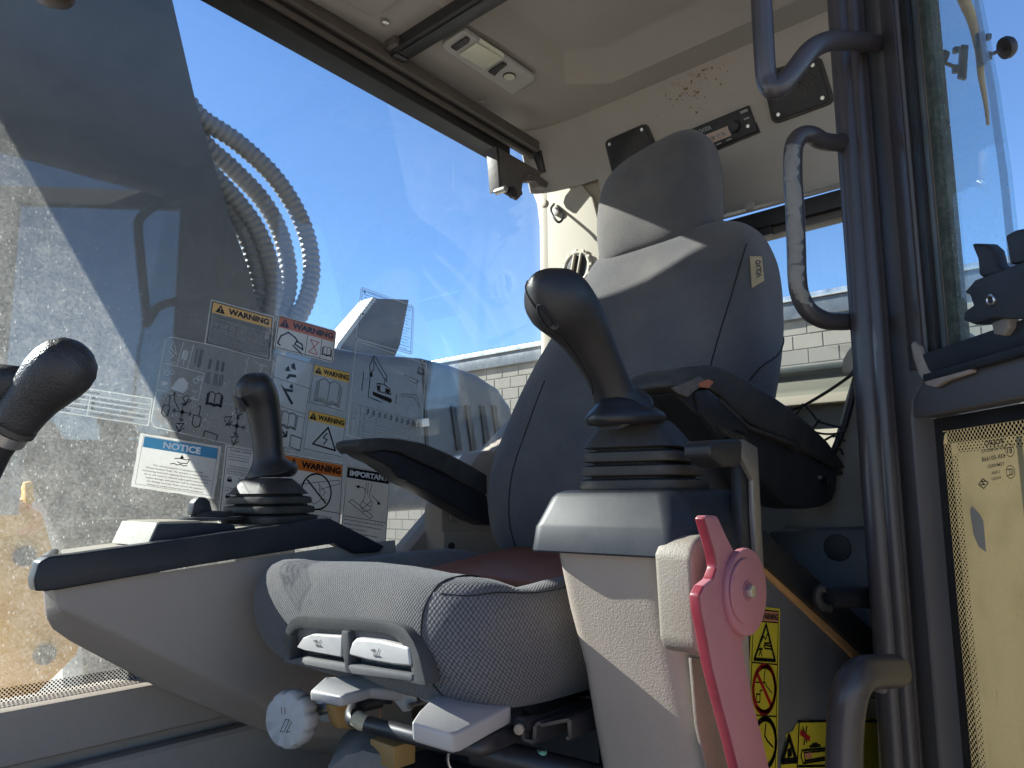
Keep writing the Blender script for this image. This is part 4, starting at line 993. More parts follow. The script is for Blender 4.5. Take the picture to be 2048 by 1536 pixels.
# backrest
prof = [  # z, xfront, xback, half width, bolster
    (0.47, 1.16, 1.24, 0.190, 0.0), (0.475, 1.12, 1.28, 0.225, 0.01), (0.50, 1.085, 1.31, 0.245, 0.03), (0.56, 1.065, 1.33, 0.256, 0.045),
    (0.64, 1.075, 1.355, 0.262, 0.05), (0.72, 1.115, 1.40, 0.266, 0.048), (0.80, 1.16, 1.435, 0.266, 0.04), (0.88, 1.21, 1.465, 0.260, 0.032),
    (0.94, 1.25, 1.485, 0.250, 0.025), (1.00, 1.288, 1.498, 0.238, 0.018), (1.05, 1.318, 1.502, 0.225, 0.010), (1.09, 1.338, 1.502, 0.210, 0.006),
    (1.12, 1.352, 1.498, 0.194, 0.0), (1.14, 1.366, 1.49, 0.172, 0.0), (1.152, 1.388, 1.47, 0.135, 0.0), (1.156, 1.415, 1.44, 0.07, 0.0)]
def interp(prof, n):
    out = []
    for i in range(len(prof)-1):
        p0 = prof[max(i-1, 0)]; p1 = prof[i]; p2 = prof[i+1]; p3 = prof[min(i+2, len(prof)-1)]
        for k in range(n):
            t = k/n
            out.append(tuple(0.5*((2*b)+(c-a)*t+(2*a-5*b+4*c-d)*t*t+(3*b-a-3*c+d)*t**3) for a, b, c, d in zip(p0, p1, p2, p3)))
    out.append(prof[-1]); return out
YC = 0.845
rings = [ring(xf, xb, YC-0.022*min(1, max(0, (z-0.7)/0.35)), max(hw, 0.01), z, 0.55, bo) for z, xf, xb, hw, bo in interp(prof, 3)]
def bidx(i, j, c):
    # honeycomb side cloth on the flanks and shoulders, plain cloth on the centre
    d = (c.y-YC)
    lim = 0.150 if c.z < 0.80 else 0.150+0.0*(c.z-0.8)
    if c.z < 0.985-0.35*max(0, (-d if d < 0 else d)-0.18):
        k = abs(d) - (0.145+0.12*max(0, (c.z-0.70))/0.28)
        if k > 0: return 1
    return 0
link_b = loft("backrest", rings, [fab_main, fab_rib], seat, midx=bidx, smooth=60)
def on_rings(rs, path, lift=0.0012):
    out = []
    for a, j in path:
        j0 = int(min(max(j, 0), len(rs)-1)); j1 = min(j0+1, len(rs)-1); t = j-j0
        i = (a/360*NA) % NA; i0 = int(i); i1 = (i0+1) % NA; s_ = i-i0
        p = rs[j0][i0].lerp(rs[j0][i1], s_).lerp(rs[j1][i0].lerp(rs[j1][i1], s_), t)
        c = sum(rs[j0], Vector())/NA; n_ = (p-c); n_.z *= 0.2
        out.append(p+n_.normalized()*lift)
    return out
def seam_y(rs, yoff, j0, j1, par):
    pts = []
    for j in range(j0, j1):
        best = None
        for i in range(NA):
            a, b = rs[j][i], rs[j][(i+1) % NA]
            if math.cos(2*math.pi*(i+0.5)/NA) > 0.0: continue
            if (a.y-YC-yoff)*(b.y-YC-yoff) <= 0:
                t = (yoff+YC-a.y)/((b.y-a.y) or 1e-9); best = a.lerp(b, t)
        if best: pts.append(best+Vector((-0.0004, 0, 0)))
    if len(pts) > 2: tube("seam", pts, 0.0013, seam, link_b, 6)
seam_y(rings, -0.150, 2, 16, seat); seam_y(rings, 0.150, 2, 20, seat)
seam_y(rings, -0.222, 12, 33, seat)
# shoulder seam: from the centre seam up and across the near flank
pts = on_rings(rings, [(246-k*(246-302)/-9*-1 if False else 232+k*8.5, 13+7.5*math.sin(k/9*math.pi/2)+0.2*k) for k in range(10)])
tube("seam", catmull(pts, 3), 0.0013, seam, link_b, 6)
# headrest
hprof = [(1.105, 1.385, 1.455, 0.085, 0), (1.112, 1.36, 1.475, 0.118, 0), (1.13, 1.345, 1.485, 0.134, 0), (1.17, 1.338, 1.492, 0.142, 0), (1.22, 1.336, 1.497, 0.143, 0),
         (1.27, 1.342, 1.498, 0.140, 0), (1.31, 1.352, 1.496, 0.134, 0), (1.335, 1.362, 1.49, 0.124, 0), (1.355, 1.376, 1.482, 0.106, 0), (1.367, 1.392, 1.47, 0.080, 0), (1.374, 1.41, 1.455, 0.045, 0), (1.375, 1.425, 1.44, 0.02, 0)]
YH = 0.852
hr = [ring(xf, xb, YH, hw, z, 0.62, 0.0, 0.0) for z, xf, xb, hw, bo in interp(hprof, 3)]
hr = [[p+Vector((0, 0, -(0.10+0.11*max(0, (n_-12)/18))*(p.y-YH)*(1 if n_ > 4 else 0.6))) for p in r_] for n_, r_ in enumerate(hr)]
hro = loft("headrest", hr, fab_main, seat, smooth=60)
tube("seam", on_rings(hr, [(304-0.35*j, j) for j in range(2, 27)], 0.0008), 0.0012, seam, hro, 6)
for dy_ in (-0.05, 0.05): tube("headrest_post", [(1.42, YH+dy_, 1.12), (1.425, YH+dy_, 1.08)], 0.006, steel, hro, 10)
# cushion
def cring(x0, x1, y0, y1, z, e=0.33):
    out = []
    for k in range(NA):
        a = 2*math.pi*k/NA
        out.append(Vector(((x0+x1)/2+(x1-x0)/2*sq(math.cos(a), e), (y0+y1)/2+(y1-y0)/2*sq(math.sin(a), e), z)))
    return out
def ztop(p):
    d = abs(p.y-0.85); s_ = lambda a, b, v: (lambda t: t*t*(3-2*t))(min(1, max(0, (v-a)/(b-a))))
    z = 0.448 + 0.050*s_(0.12, 0.22, d)*(0.75+0.25*s_(0.66, 0.85, p.x))
    lip = 1-s_(0.64, 0.80, p.x)
    z = max(z, 0.448+0.058*lip + 0.003*math.sin(p.y*17))
    return z - 0.03*s_(0.98, 1.15, p.x)
cp = [(0.345, 0.70, 1.10, 0.66, 1.05), (0.347, 0.66, 1.13, 0.63, 1.08), (0.357, 0.625, 1.15, 0.612, 1.095), (0.375, 0.600, 1.16, 0.604, 1.10), (0.40, 0.583, 1.165, 0.600, 1.105),
      (0.43, 0.574, 1.165, 0.600, 1.107), (0.455, 0.573, 1.165, 0.602, 1.106), (0.475, 0.578, 1.163, 0.608, 1.10)]
cr_ = [cring(x0, x1, y0, y1, z) for z, x0, x1, y0, y1 in interp(cp, 3)]
for dx, f_ in ((0.006, 0.45), (0.014, 0.75), (0.026, 0.95), (0.05, 1.0), (0.08, 1.0), (0.12, 1.0), (0.16, 1.0), (0.20, 1.0), (0.235, 1.0)):
    r_ = cring(0.578+dx, 1.163-dx, 0.608+dx, 1.10-dx, 0)
    for p in r_: p.z = 0.475 + (ztop(p)-0.475)*f_
    cr_.append(r_)
# sag along the bottom edge as in a worn cushion
for j, r_ in enumerate(cr_):
    for p in r_:
        if p.z < 0.43: p.z -= 0.012*(p.x-0.6)
YSEAM, ZSEAM = 0.668, 0.492
def cidx(i, j, c):
    return 1 if (c.y < YSEAM and c.z < ZSEAM and c.x < 1.2) else (2 if c.y > 1.03 and c.x > 0.72 and c.z > 0.44 else 0)
cuo = loft("cushion", cr_, [fab_main, fab_side, fab_rib], seat, midx=cidx, smooth=70)
cbv = BVHTree.FromPolygons([v.co+ORG[cuo.name] for v in cuo.data.vertices], [list(p.vertices) for p in cuo.data.polygons])
def onto(points, r, par, tree, axis=None):
    """thread laid on a surface: each point is dropped onto the nearest surface"""
    P = []
    for q in points:
        h = tree.find_nearest(Vector(q))
        P.append(h[0]+h[1]*0.0004)
    return tube("seam", catmull(P, 3), r, seam, par, 6)
onto([(0.70, YSEAM-0.006, 0.51), (0.66, YSEAM-0.004, 0.51), (0.63, YSEAM-0.002, 0.51), (0.60, YSEAM, 0.50), (0.57, YSEAM, 0.48), (0.565, YSEAM, 0.455), (0.565, YSEAM, 0.43), (0.57, YSEAM, 0.405), (0.585, YSEAM, 0.38), (0.61, YSEAM, 0.36)], 0.0013, cuo, cbv)
onto([(0.59, 0.655, ZSEAM), (0.61, 0.625, ZSEAM), (0.65, 0.61, ZSEAM), (0.72, 0.60, ZSEAM), (0.82, 0.60, ZSEAM), (0.95, 0.60, ZSEAM-0.002), (1.08, 0.60, ZSEAM-0.01)], 0.0010, cuo, cbv)
# front bezel with two adjusting paddles
bz = thing("seat_front_bezel", "dark plastic frame with two grey paddles let into the cushion front", "control panel", (0.58, 0.9, 0.42))
XF = 0.566
def xp(L, X=XF): return [PX(x, y, X) for x, y in L]
def c7(u, v): return (560+u/2.844, 996+v/2.844)
outer = [c7(*p) for p in ((15, 940), (14, 850), (25, 750), (60, 690), (110, 668), (360, 680), (560, 700), (650, 715), (710, 745), (760, 820), (790, 900), (830, 1075), (755, 1055), (560, 1020), (380, 1000), (200, 965), (100, 950))]
inner = [c7(*p) for p in ((50, 920), (55, 830), (62, 775), (90, 745), (130, 742), (350, 752), (560, 765), (640, 785), (690, 830), (720, 890), (745, 975), (750, 1000), (560, 978), (380, 950), (120, 905))]
def frame_mesh(name, o, i_, X, dep, ms, par, bv=0.002):
    b = bmesh.new(); n = len(o)
    # resample both outlines to the same count by arc length
    def rs(L, N=48):
        L = [Vector((p[0], p[1])) for p in L]; L.append(L[0]); ar = [0]
        for a, c in zip(L[:-1], L[1:]): ar.append(ar[-1]+(c-a).length)
        out = []; j = 0
        for k in range(N):
            s_ = ar[-1]*k/N
            while ar[j+1] < s_: j += 1
            out.append(L[j].lerp(L[j+1], (s_-ar[j])/(ar[j+1]-ar[j])))
        return out
    O, I = rs(o), rs(i_); N = 48
    fo = [b.verts.new(PX(p.x, p.y, X)) for p in O]; fi = [b.verts.new(PX(p.x, p.y, X+0.002)) for p in I]
    bo_ = [b.verts.new(v.co+Vector((dep, 0, 0))) for v in fo]; bi = [b.verts.new(v.co+Vector((dep, 0, 0))) for v in fi]
    for k in range(N):
        m_ = (k+1) % N
        b.faces.new((fo[k], fo[m_], fi[m_], fi[k])); b.faces.new((bo_[k], bo_[m_], fo[m_], fo[k])); b.faces.new((fi[k], fi[m_], bi[m_], bi[k])); b.faces.new((bi[k], bi[m_], bo_[m_], bo_[k]))
    bmesh.ops.recalc_face_normals(b, faces=b.faces); bevel(b, bv, 2, angle=40)
    return link(name, frombm(b), ms, par)
bzp = mat("bezel_plastic", (0.045, 0.047, 0.050), 0.5, bump=0.1, dust=0.25, dcol=(0.24, 0.22, 0.19), spec=0.35)
frame_mesh("bezel_frame", outer, inner, XF, 0.022, bzp, bz)
prism("bezel_recess", xp(inner, XF+0.02), (0.004, 0, 0), blackseal, bz)
prism("divider", xp([c7(*p) for p in ((345, 752), (385, 760), (392, 850), (385, 960), (405, 1000), (372, 995), (355, 900))], XF-0.002), (0.022, 0, 0), bzp, bz, 0.003)
prism("lower_bar", xp([c7(*p) for p in ((130, 905), (350, 940), (748, 1000), (748, 1045), (400, 1000), (110, 945))], XF-0.001), (0.02, 0, 0), mat("dusty_bar", (0.11, 0.11, 0.115), 0.5, dust=0.5, dcol=(0.3, 0.28, 0.24)), bz, 0.003)
prism("paddle", xp([c7(*p) for p in ((92, 850), (130, 795), (180, 775), (345, 785), (352, 800), (345, 905), (140, 868))], XF-0.001), (0.022, 0, 0), lgrey, bz, 0.005, 3)
prism("paddle", xp([c7(*p) for p in ((380, 895), (405, 820), (430, 795), (560, 810), (730, 850), (742, 960), (640, 950), (500, 925))], XF-0.001), (0.022, 0, 0), lgrey, bz, 0.005, 3)
for (u, v, s_) in ((215, 825, 1), (545, 880, 1.2)):
    qd = xp([c7(u-35*s_, v-30*s_), c7(u+35*s_, v-30*s_), c7(u+35*s_, v+30*s_), c7(u-35*s_, v+30*s_)], XF-0.0012)
    Pq = Print(qd, (-1, 0, 0), bz)
    Pq.strokes([[(0.2, 0.3), (0.45, 0.25), (0.4, 0.75), (0.85, 0.8)], [(0.75, 0.2), (0.6, 0.7)]], 0.05, p_grey)
# red-brown folder on the cushion
fo_ = box("folded_mat", (0.86, 0.70, 0.462), (1.10, 1.0, 0.486), redbrown, None, 0.006, rot=Matrix.Rotation(R(-6), 3, 'Y'))
tag(fo_, "red-brown vinyl mat tucked against the foot of the backrest", "mat")
# cloth tag on the backrest shoulder
tg = thing("shoulder_tag", "cream woven tag with dark letters on the near shoulder of the backrest", "tag", (1.36, 0.64, 1.0))
tc_ = [(1499, 514), (1522, 514), (1527, 562), (1503, 577)]
def hit(px, py, obj):
    o = CAM - obj_org(obj); d = ray(px, py)
    return None
from mathutils.bvhtree import BVHTree
def bvh_of(o):
    me = o.data; g = ORG[o.name]
    return BVHTree.FromPolygons([v.co+g for v in me.vertices], [list(p.vertices) for p in me.polygons])
bb = bvh_of(link_b)
def cast(px, py, tree, lift=0.0015):
    d = ray(px, py).normalized(); h = tree.ray_cast(CAM, d)
    return (h[0]+h[1]*lift if h[0] is not None and h[1].dot(d) < 0 else (h[0]-h[1]*lift if h[0] is not None else None))
grid = []
for j in range(7):
    row = []
    for i in range(5):
        u, v = i/4, j/6
        x = (tc_[0][0]*(1-u)+tc_[1][0]*u)*(1-v)+(tc_[3][0]*(1-u)+tc_[2][0]*u)*v
        y = (tc_[0][1]*(1-u)+tc_[1][1]*u)*(1-v)+(tc_[3][1]*(1-u)+tc_[2][1]*u)*v
        p = cast(x, y, bb)
        row.append(p)
    grid.append(row)
if all(p is not None for r_ in grid for p in r_):
    quadsheet("tag_cloth", grid, p_tag, tg, 0.0006)
    n_ = (grid[0][4]-grid[0][0]).cross(grid[6][0]-grid[0][0]).normalized()
    if n_.dot(CAM-grid[3][2]) < 0: n_ = -n_
    # letters run up the tag
    T = Print([grid[6][0]+n_*0.0024, grid[0][0]+n_*0.0024, grid[0][4]+n_*0.0024, grid[6][4]+n_*0.0024], n_, tg)
    T.text([("VOLVO", 0.20, 0.35, 0.82, 0.80, 0.02)], p_black)

# armrests
PADS = []
def armrest(name, label, near, far, pad_px, body_px, Yn, wd, extra=None):
    a = thing(name, label, "armrest", tuple(PY(*near, Yn)), "padded fold-up armrests")
    a_pad = prismY("pad", pad_px, Yn, wd, rubber, a, 0.012, 4, smooth=60); PADS.append(a_pad)
    prismY("lower_shell", body_px, Yn+0.006, wd-0.012, black, a, 0.006, 3, smooth=50)
    return a
pad = [(1310, 772), (1312, 756), (1326, 742), (1355, 733), (1400, 729), (1440, 735), (1480, 752), (1530, 780), (1580, 815), (1620, 848), (1655, 882), (1680, 915), (1692, 935), (1680, 942), (1650, 925), (1600, 897), (1592, 885), (1545, 868), (1500, 845), (1455, 812), (1430, 790), (1390, 770), (1350, 790)]
body = [(1318, 785), (1350, 785), (1400, 768), (1440, 800), (1500, 848), (1560, 876), (1600, 900), (1650, 928), (1685, 942), (1700, 940), (1698, 950), (1674, 952), (1672, 985), (1664, 1002), (1645, 1013), (1612, 1018), (1570, 1010), (1500, 935), (1440, 885), (1380, 835), (1340, 805)]
_ax = lambda L: [(x+32*max(0, 1500-x)/190, y) for x, y in L]
an_ = armrest("armrest", "near armrest with torn, peeling front end beside the control stick", (1500, 860), None, _ax(pad), _ax(body), 0.485, 0.07)
prismY("torn_vinyl", _ax([(1312, 776), (1345, 765), (1378, 752), (1398, 760), (1392, 768), (1368, 782), (1352, 794), (1330, 788)]), 0.4835, 0.004, foam if False else mat("torn_vinyl", (0.10, 0.085, 0.075), 0.9, bump=0.9, bscale=180, dust=0.5, dcol=(0.24, 0.19, 0.15), dscale=70), PADS[0], 0.003)
prismY("exposed_foam", _ax([(1378, 766), (1402, 758), (1414, 764), (1402, 776), (1380, 774)]), 0.482, 0.004, mat("bared_red_foam", (0.42, 0.14, 0.07), 0.9, bump=0.5, bscale=200), PADS[0], 0.001)
prismY("ridge_seam", _ax([(1430, 795), (1500, 851), (1590, 884), (1602, 903), (1598, 906), (1586, 890), (1498, 857), (1428, 802)]), 0.481, 0.012, rubber, an_, 0.002)
prismY("under_recess", _ax([(1372, 782), (1400, 778), (1480, 832), (1500, 868), (1470, 862), (1430, 880), (1385, 828)]), 0.483, 0.01, black, an_, 0.004)
for k in range(9):
    x = 1433+k*6.5; y = 846+k*3.0
    prismY("grip_rib", [(x, y), (x+3.2, y+1.5), (x+16, y+22), (x+12.5, y+21)], 0.480, 0.008, rubber, an_, 0.001)
disc("pivot_cap", PY(1656, 964, 0.489), (0, -1, 0), 0.011, 0.006, black, an_, 18, 0.002)
disc("pivot_screw", PY(1638, 955, 0.490), (0, -1, 0), 0.004, 0.004, steel, an_, 10)
pad2 = [(714, 892), (716, 882), (728, 877), (760, 875), (800, 877), (850, 887), (900, 908), (945, 932), (975, 950), (975, 990), (930, 968), (890, 945), (850, 928), (800, 905), (770, 900), (745, 905), (725, 905)]
body2 = [(722, 902), (770, 900), (800, 906), (850, 930), (900, 952), (975, 990), (985, 1052), (955, 1040), (900, 1008), (860, 985), (812, 962), (790, 942), (765, 925), (742, 915)]
a2 = armrest("armrest", "far armrest in shade next to the stickered window", (850, 940), None, pad2, body2, 1.115, 0.07)
prismY("under_latch", [(785, 938), (812, 945), (818, 962), (800, 958)], 1.112, 0.01, black, a2, 0.002)

# ================================================================== CONSOLES
# near console
lc = thing("left_console", "tapering cream console with a black cap beside the near edge of the seat", "console", (0.75, 0.48, 0.0))
def rpoly(pts, r, z, n=6):
    """round the corners of a plan polygon"""
    out = []; N = len(pts)
    for i in range(N):
        p = Vector((*pts[i], 0)); a = Vector((*pts[i-1], 0)); b = Vector((*pts[(i+1) % N], 0))
        rr2 = min(r[i] if isinstance(r, (list, tuple)) else r, (p-a).length*0.45, (b-p).length*0.45)
        s_ = p+(a-p).normalized()*rr2; e = p+(b-p).normalized()*rr2
        for k in range(n+1):
            t = k/n; q = s_*(1-t)**2+p*2*t*(1-t)+e*t*t
            out.append(Vector((q.x, q.y, z)))
    return out
def plan(z, ax, ay, bx, by, rx):   # far-front, near-front, rear
    return rpoly([(ax, ay), (bx, by), (rx, by-0.005), (rx, ay)], (0.02, 0.035, 0.015, 0.02), z)
levels = []
for z, px_l in ((0.542, 1110), (0.53, 1112), (0.47, 1134), (0.405, 1165), (0.34, 1183), (0.26, 1208), (0.15, 1235), (0.0, 1270)):
    # left silhouette: point at depth following the sloping front edge
    X = 0.672 + (0.542-z)*0.30
    d = ray(px_l, 768 + 0)
    # find Y so that (X, Y, z) projects at px_l
    lo, hi = 0.2, 0.9
    for _ in range(40):
        mid_ = (lo+hi)/2; v = Vector((X, mid_, z))-CAM; px = 1024+FPX*v.dot(_RT)/v.dot(_F)
        if px > px_l: lo = mid_
        else: hi = mid_
    ya = lo
    levels.append(plan(z, X, ya+0.004, X+0.006, 0.412, 0.85))
loft("console_body", levels[::-1], beige, lc, smooth=50)
def capring(z, g):
    return rpoly([(0.660-g, 0.575+g), (0.672-g, 0.405-g), (0.70, 0.388-g), (0.845+g, 0.388-g), (0.845+g, 0.575+g)], (0.016, 0.008, 0.008, 0.016, 0.016), z)
# black cap: skirt, shoulder and top
loft("console_cap", [capring(0.534, 0.003), capring(0.536, 0.004), capring(0.562, 0.001), capring(0.566, -0.001), capring(0.594, -0.012), capring(0.599, -0.016), capring(0.602, -0.024), capring(0.6025, -0.030)], rim_black, lc, smooth=26)
# bracket box behind the lever
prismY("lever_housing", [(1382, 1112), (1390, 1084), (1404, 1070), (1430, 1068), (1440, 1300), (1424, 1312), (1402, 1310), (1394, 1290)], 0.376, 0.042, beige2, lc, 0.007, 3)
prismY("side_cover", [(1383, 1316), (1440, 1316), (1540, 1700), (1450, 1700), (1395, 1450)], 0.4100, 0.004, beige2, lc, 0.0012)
# far console
rc = thing("right_console", "long beige right console with a dark trim rim under the window stickers", "console", (0.6, 1.2, 0.5))
YC2 = 1.12
face = [(76, 1178), (690, 1092), (760, 1100), (800, 1500), (560, 1500), (520, 1420), (150, 1232), (84, 1226)]
b = bmesh.new()
front = [PY(x, y, YC2) for x, y in ((112, 1176), (690, 1090), (790, 1080), (830, 1490), (600, 1470), (510, 1400), (160, 1232), (122, 1222))]
low_ = [PY(x, y, 1.165) for x, y in ((86, 1235), (102, 1262), (150, 1290), (320, 1390), (480, 1462), (560, 1490), (640, 1520))]
# near face, bevel below the crease, and underside
def vv(L): return [b.verts.new(p) for p in L]
F1 = vv(front)
Lw = vv([PY(x, y, 1.16) for x, y in ((84, 1176), (88, 1228), (102, 1258), (140, 1284), (330, 1384), (520, 1462), (600, 1500), (830, 1530))])
b.faces.new(F1)
# crease strip: front left end and lower edge
b.faces.new((F1[0], F1[7], Lw[1], Lw[0])); b.faces.new((F1[7], F1[6], Lw[3], Lw[2], Lw[1])); b.faces.new((F1[6], F1[5], Lw[5], Lw[4], Lw[3]))
b.faces.new((F1[5], F1[4], Lw[6], Lw[5])); b.faces.new((F1[4], F1[3], Lw[7], Lw[6]))
Bk = vv([Vector((v.co.x+0.055, 1.285, v.co.z-0.004)) for v in Lw])
for k in range(7): b.faces.new((Lw[k], Lw[k+1], Bk[k+1], Bk[k]))
bmesh.ops.recalc_face_normals(b, faces=b.faces)
bevel(b, 0.007, 3, angle=8)
link("console_side", frombm(b), beige, rc, 60)
def yp(L, Y): return [PY(x, y, Y) for x, y in L]
def rimpiece(name, L, Y, dep, ms=rim_black, bv=0.004): return prism(name, yp(L, Y), (dep*0.33 if dep > 0.1 else 0, dep, 0), ms, rc, bv, 3)
rimpiece("trim_rim", [(112, 1181), (72, 1183), (68, 1160), (78, 1125), (98, 1113), (150, 1108), (660, 1036), (770, 1092), (760, 1104), (712, 1108), (670, 1087), (400, 1130)], YC2-0.012, 0.03)
rimpiece("trim_corner_face", [(68, 1182), (79, 1122), (96, 1112), (112, 1112), (100, 1184)], YC2-0.004, 0.15, rim_black, 0.006)
rimpiece("console_top", [(115, 1118), (400, 1078), (660, 1041), (768, 1096), (768, 1104), (660, 1056), (115, 1132)], YC2+0.012, 0.19, mat("dusty_console_top", (0.20, 0.185, 0.16), 0.8, dust=0.6, dcol=(0.42, 0.37, 0.28), dscale=12), 0.003)
# switch box on the console
sw = thing("switch_box", "dusty wedge shaped switch box standing on the right console", "switch panel", tuple(PY(340, 1060, 1.17)))
wedge = [(295, 1094), (318, 1048), (455, 1047), (470, 1050), (476, 1070), (470, 1076)]
prismY("box_body", wedge, 1.145, 0.13, rim_black, sw, 0.003)
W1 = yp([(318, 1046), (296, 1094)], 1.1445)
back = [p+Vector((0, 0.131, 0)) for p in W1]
prism("front_slope", [W1[0], W1[1], back[1], back[0]], (-0.0025, 0, 0.001), mat("sunlit_dusty_panel", (0.44, 0.42, 0.37), 0.8, dust=0.6, dcol=(0.22, 0.2, 0.16), dscale=40), sw, 0.001)  # pale tone paints sunlight onto the front slope, with dust over it
prismY("lid_plate", [(318, 1043), (400, 1041), (400, 1046), (318, 1049)], 1.15, 0.12, mat("dusty_lid", (0.30, 0.27, 0.21), 0.7, dust=0.5), sw, 0.001)
kb = thing("throttle_knob", "black knob with a small fin on the round dial plate", "knob", tuple(PY(410, 1025, 1.2)))
base = PY(425, 1040, 1.2)
disc("dial_plate", base, (0, 0, 1), 0.052, 0.006, black, kb, 28, 0.002)
disc("knob_skirt", base+Vector((0, 0, 0.0065)), (0, 0, 1), 0.036, 0.008, black, kb, 28, 0.002, r2=0.028)
prismY("knob_fin", [(383, 1030), (388, 1004), (398, 994), (412, 994), (421, 1002), (428, 1032)], 1.19, 0.02, black, kb, 0.004)

# ================================================================== CONTROL STICKS
def bellows(par, base_c, w0, w1, n, h, fold_h, top_h, lean, ms, ribdepth=0.012, name="bellows"):
    """rectangular rubber gaiter: n folds then a tapering top"""
    rings = []; z = 0
    def rg(c, hw, z_):
        p = rpoly([(c.x-hw, c.y-hw), (c.x+hw, c.y-hw), (c.x+hw, c.y+hw), (c.x-hw, c.y+hw)], hw*0.45, z_, 5)
        th = R(12); 
        return [Vector((c.x+(q.x-c.x)*math.cos(th)-(q.y-c.y)*math.sin(th), c.y+(q.x-c.x)*math.sin(th)+(q.y-c.y)*math.cos(th), q.z)) for q in p]
    for k in range(n):
        t = k/max(1, n); hw = w0+(w1-w0)*t; c = base_c+lean*(z/(h))
        ih = hw-ribdepth
        rings.append(rg(c, ih if k else hw-0.002, base_c.z+z))
        rings.append(rg(c, hw-0.001, base_c.z+z+0.0015)); rings.append(rg(c, hw, base_c.z+z+0.004)); 
        rings.append(rg(c, hw-0.001, base_c.z+z+fold_h*0.72)); rings.append(rg(c, hw-0.006, base_c.z+z+fold_h*0.84))
        rings.append(rg(c, ih, base_c.z+z+fold_h*0.88))
        z += fold_h
    c0 = base_c+lean*(z/h)
    c1 = base_c+lean
    rings.append(rg(c0, w1-0.010, base_c.z+z)); rings.append(rg(c0, w1, base_c.z+z+0.002))
    for t, f in ((0.12, 0.975), (0.5, 0.82), (0.85, 0.67), (1.0, 0.58)):
        rings.append(rg(c0.lerp(c1, t), w1*f, base_c.z+z+top_h*t))
    return loft(name, rings, ms, par, smooth=40)
js = thing("control_stick", "near control stick, tall worn black grip on a ribbed boot atop the cream console", "control stick", (0.745, 0.49, 0.60), "excavator control sticks")
B0 = Vector((0.758, 0.486, 0.601))
bellows(js, B0, 0.064, 0.055, 3, 0.082, 0.0155, 0.034, Vector((-0.012, 0.0, 0)), rubber)
def grip_loft(name, axis, ms, par, tree=None, e=0.9, seg=28):
    """axis: list of (centre, radius across the view, radius in depth)"""
    rings = []; N = len(axis)
    for i, (c, ra, rb) in enumerate(axis):
        t = (axis[min(i+1, N-1)][0]-axis[max(i-1, 0)][0]).normalized()
        s_ = t.cross(_F).normalized(); u = s_.cross(t).normalized()
        rings.append([c+s_*sq(math.cos(2*math.pi*k/seg), e)*ra+u*sq(math.sin(2*math.pi*k/seg), e)*rb for k in range(seg)])
    return loft(name, rings, ms, par, smooth=70)
def axis_from(Lp, Y, n=5, dscale=1.0):
    """Lp: (px,py,half width px, y offset)"""
    raw = []
    for x, y, hw, *o in Lp:
        p = PY(x, y, Y+(o[0] if o else 0)); t = (p-CAM).dot(_F)
        raw.append((p, hw/FPX*t, hw/FPX*t*dscale))
    out = []
    for i in range(len(raw)-1):
        p0 = raw[max(i-1, 0)]; p1 = raw[i]; p2 = raw[i+1]; p3 = raw[min(i+2, len(raw)-1)]
        for k in range(n):
            t = k/n; f = lambda a, b, c, d: 0.5*((2*b)+(c-a)*t+(2*a-5*b+4*c-d)*t*t+(3*b-a-3*c+d)*t**3)
            out.append((Vector([f(p0[0][q], p1[0][q], p2[0][q], p3[0][q]) for q in range(3)]), max(1e-4, f(p0[1], p1[1], p2[1], p3[1])), max(1e-4, f(p0[2], p1[2], p2[2], p3[2]))))
    out.append(raw[-1]); return out
near_grip = [(1250, 836, 10), (1248, 832, 52), (1245, 822, 66), (1240, 812, 60), (1232, 796, 45), (1222, 770, 41), (1206, 735, 44), (1190, 700, 49), (1172, 665, 55), (1150, 632, 62), (1122, 603, 70), (1094, 580, 63), (1072, 564, 45), (1056, 556, 22), (1050, 553, 4)]
# the axis bends forward at the head
near_grip = [(1250, 838, 8), (1249, 834, 48), (1246, 824, 66), (1241, 812, 64), (1233, 797, 46), (1223, 772, 40), (1206, 735, 42), (1189, 698, 47), (1168, 660, 54), (1146, 628, 62), (1118, 604, 66), (1094, 592, 62), (1072, 585, 47), (1052, 580, 26), (1042, 578, 5)]
near_grip = [(1246, 840, 30), (1246, 826, 62), (1240, 812, 58), (1230, 792, 44), (1219, 765, 41), (1203, 730, 43), (1184, 694, 48), (1163, 658, 55), (1140, 627, 63), (1117, 603, 68), (1100, 588, 62), (1085, 573, 46), (1072, 560, 24), (1066, 554, 4)]
gl_ = grip_loft("grip", axis_from(near_grip, 0.475, 5, 0.92), grip, js)
# hand flange: a tilted oval skirt under the grip
fc = PY(1252, 832, 0.475)
fr_ = []
ax_ = (PY(1200, 735, 0.475)-PY(1246, 832, 0.475)).normalized()
fl_n = (ax_*0.55+Vector((0.25, 0.0, 0.8))).normalized()
e1 = (PY(1312, 806, 0.462)-PY(1184, 858, 0.478)); e1 -= fl_n*e1.dot(fl_n); L1 = e1.length/2; e1.normalize(); e2 = fl_n.cross(e1)
fc = (PY(1312, 806, 0.462)+PY(1184, 858, 0.478))/2
for h, f in ((-0.010, 0.80), (-0.009, 0.94), (-0.005, 1.0), (0.0, 0.98), (0.005, 0.86), (0.012, 0.66), (0.020, 0.50)):
    fr_.append([fc+fl_n*h+e1*math.cos(R(a))*L1*f+e2*math.sin(R(a))*0.036*f-(e1*0.006*h/0.02) for a in range(0, 360, 12)])
loft("hand_flange", fr_, grip, js, smooth=70)
prism("flange_clip", [PY(x, y, 0.455) for x, y in ((1255, 834), (1308, 826), (1302, 838), (1268, 846), (1240, 858), (1248, 842))], (0, 0.03, 0), greyp, js, 0.002)
gt = bvh_of(gl_)
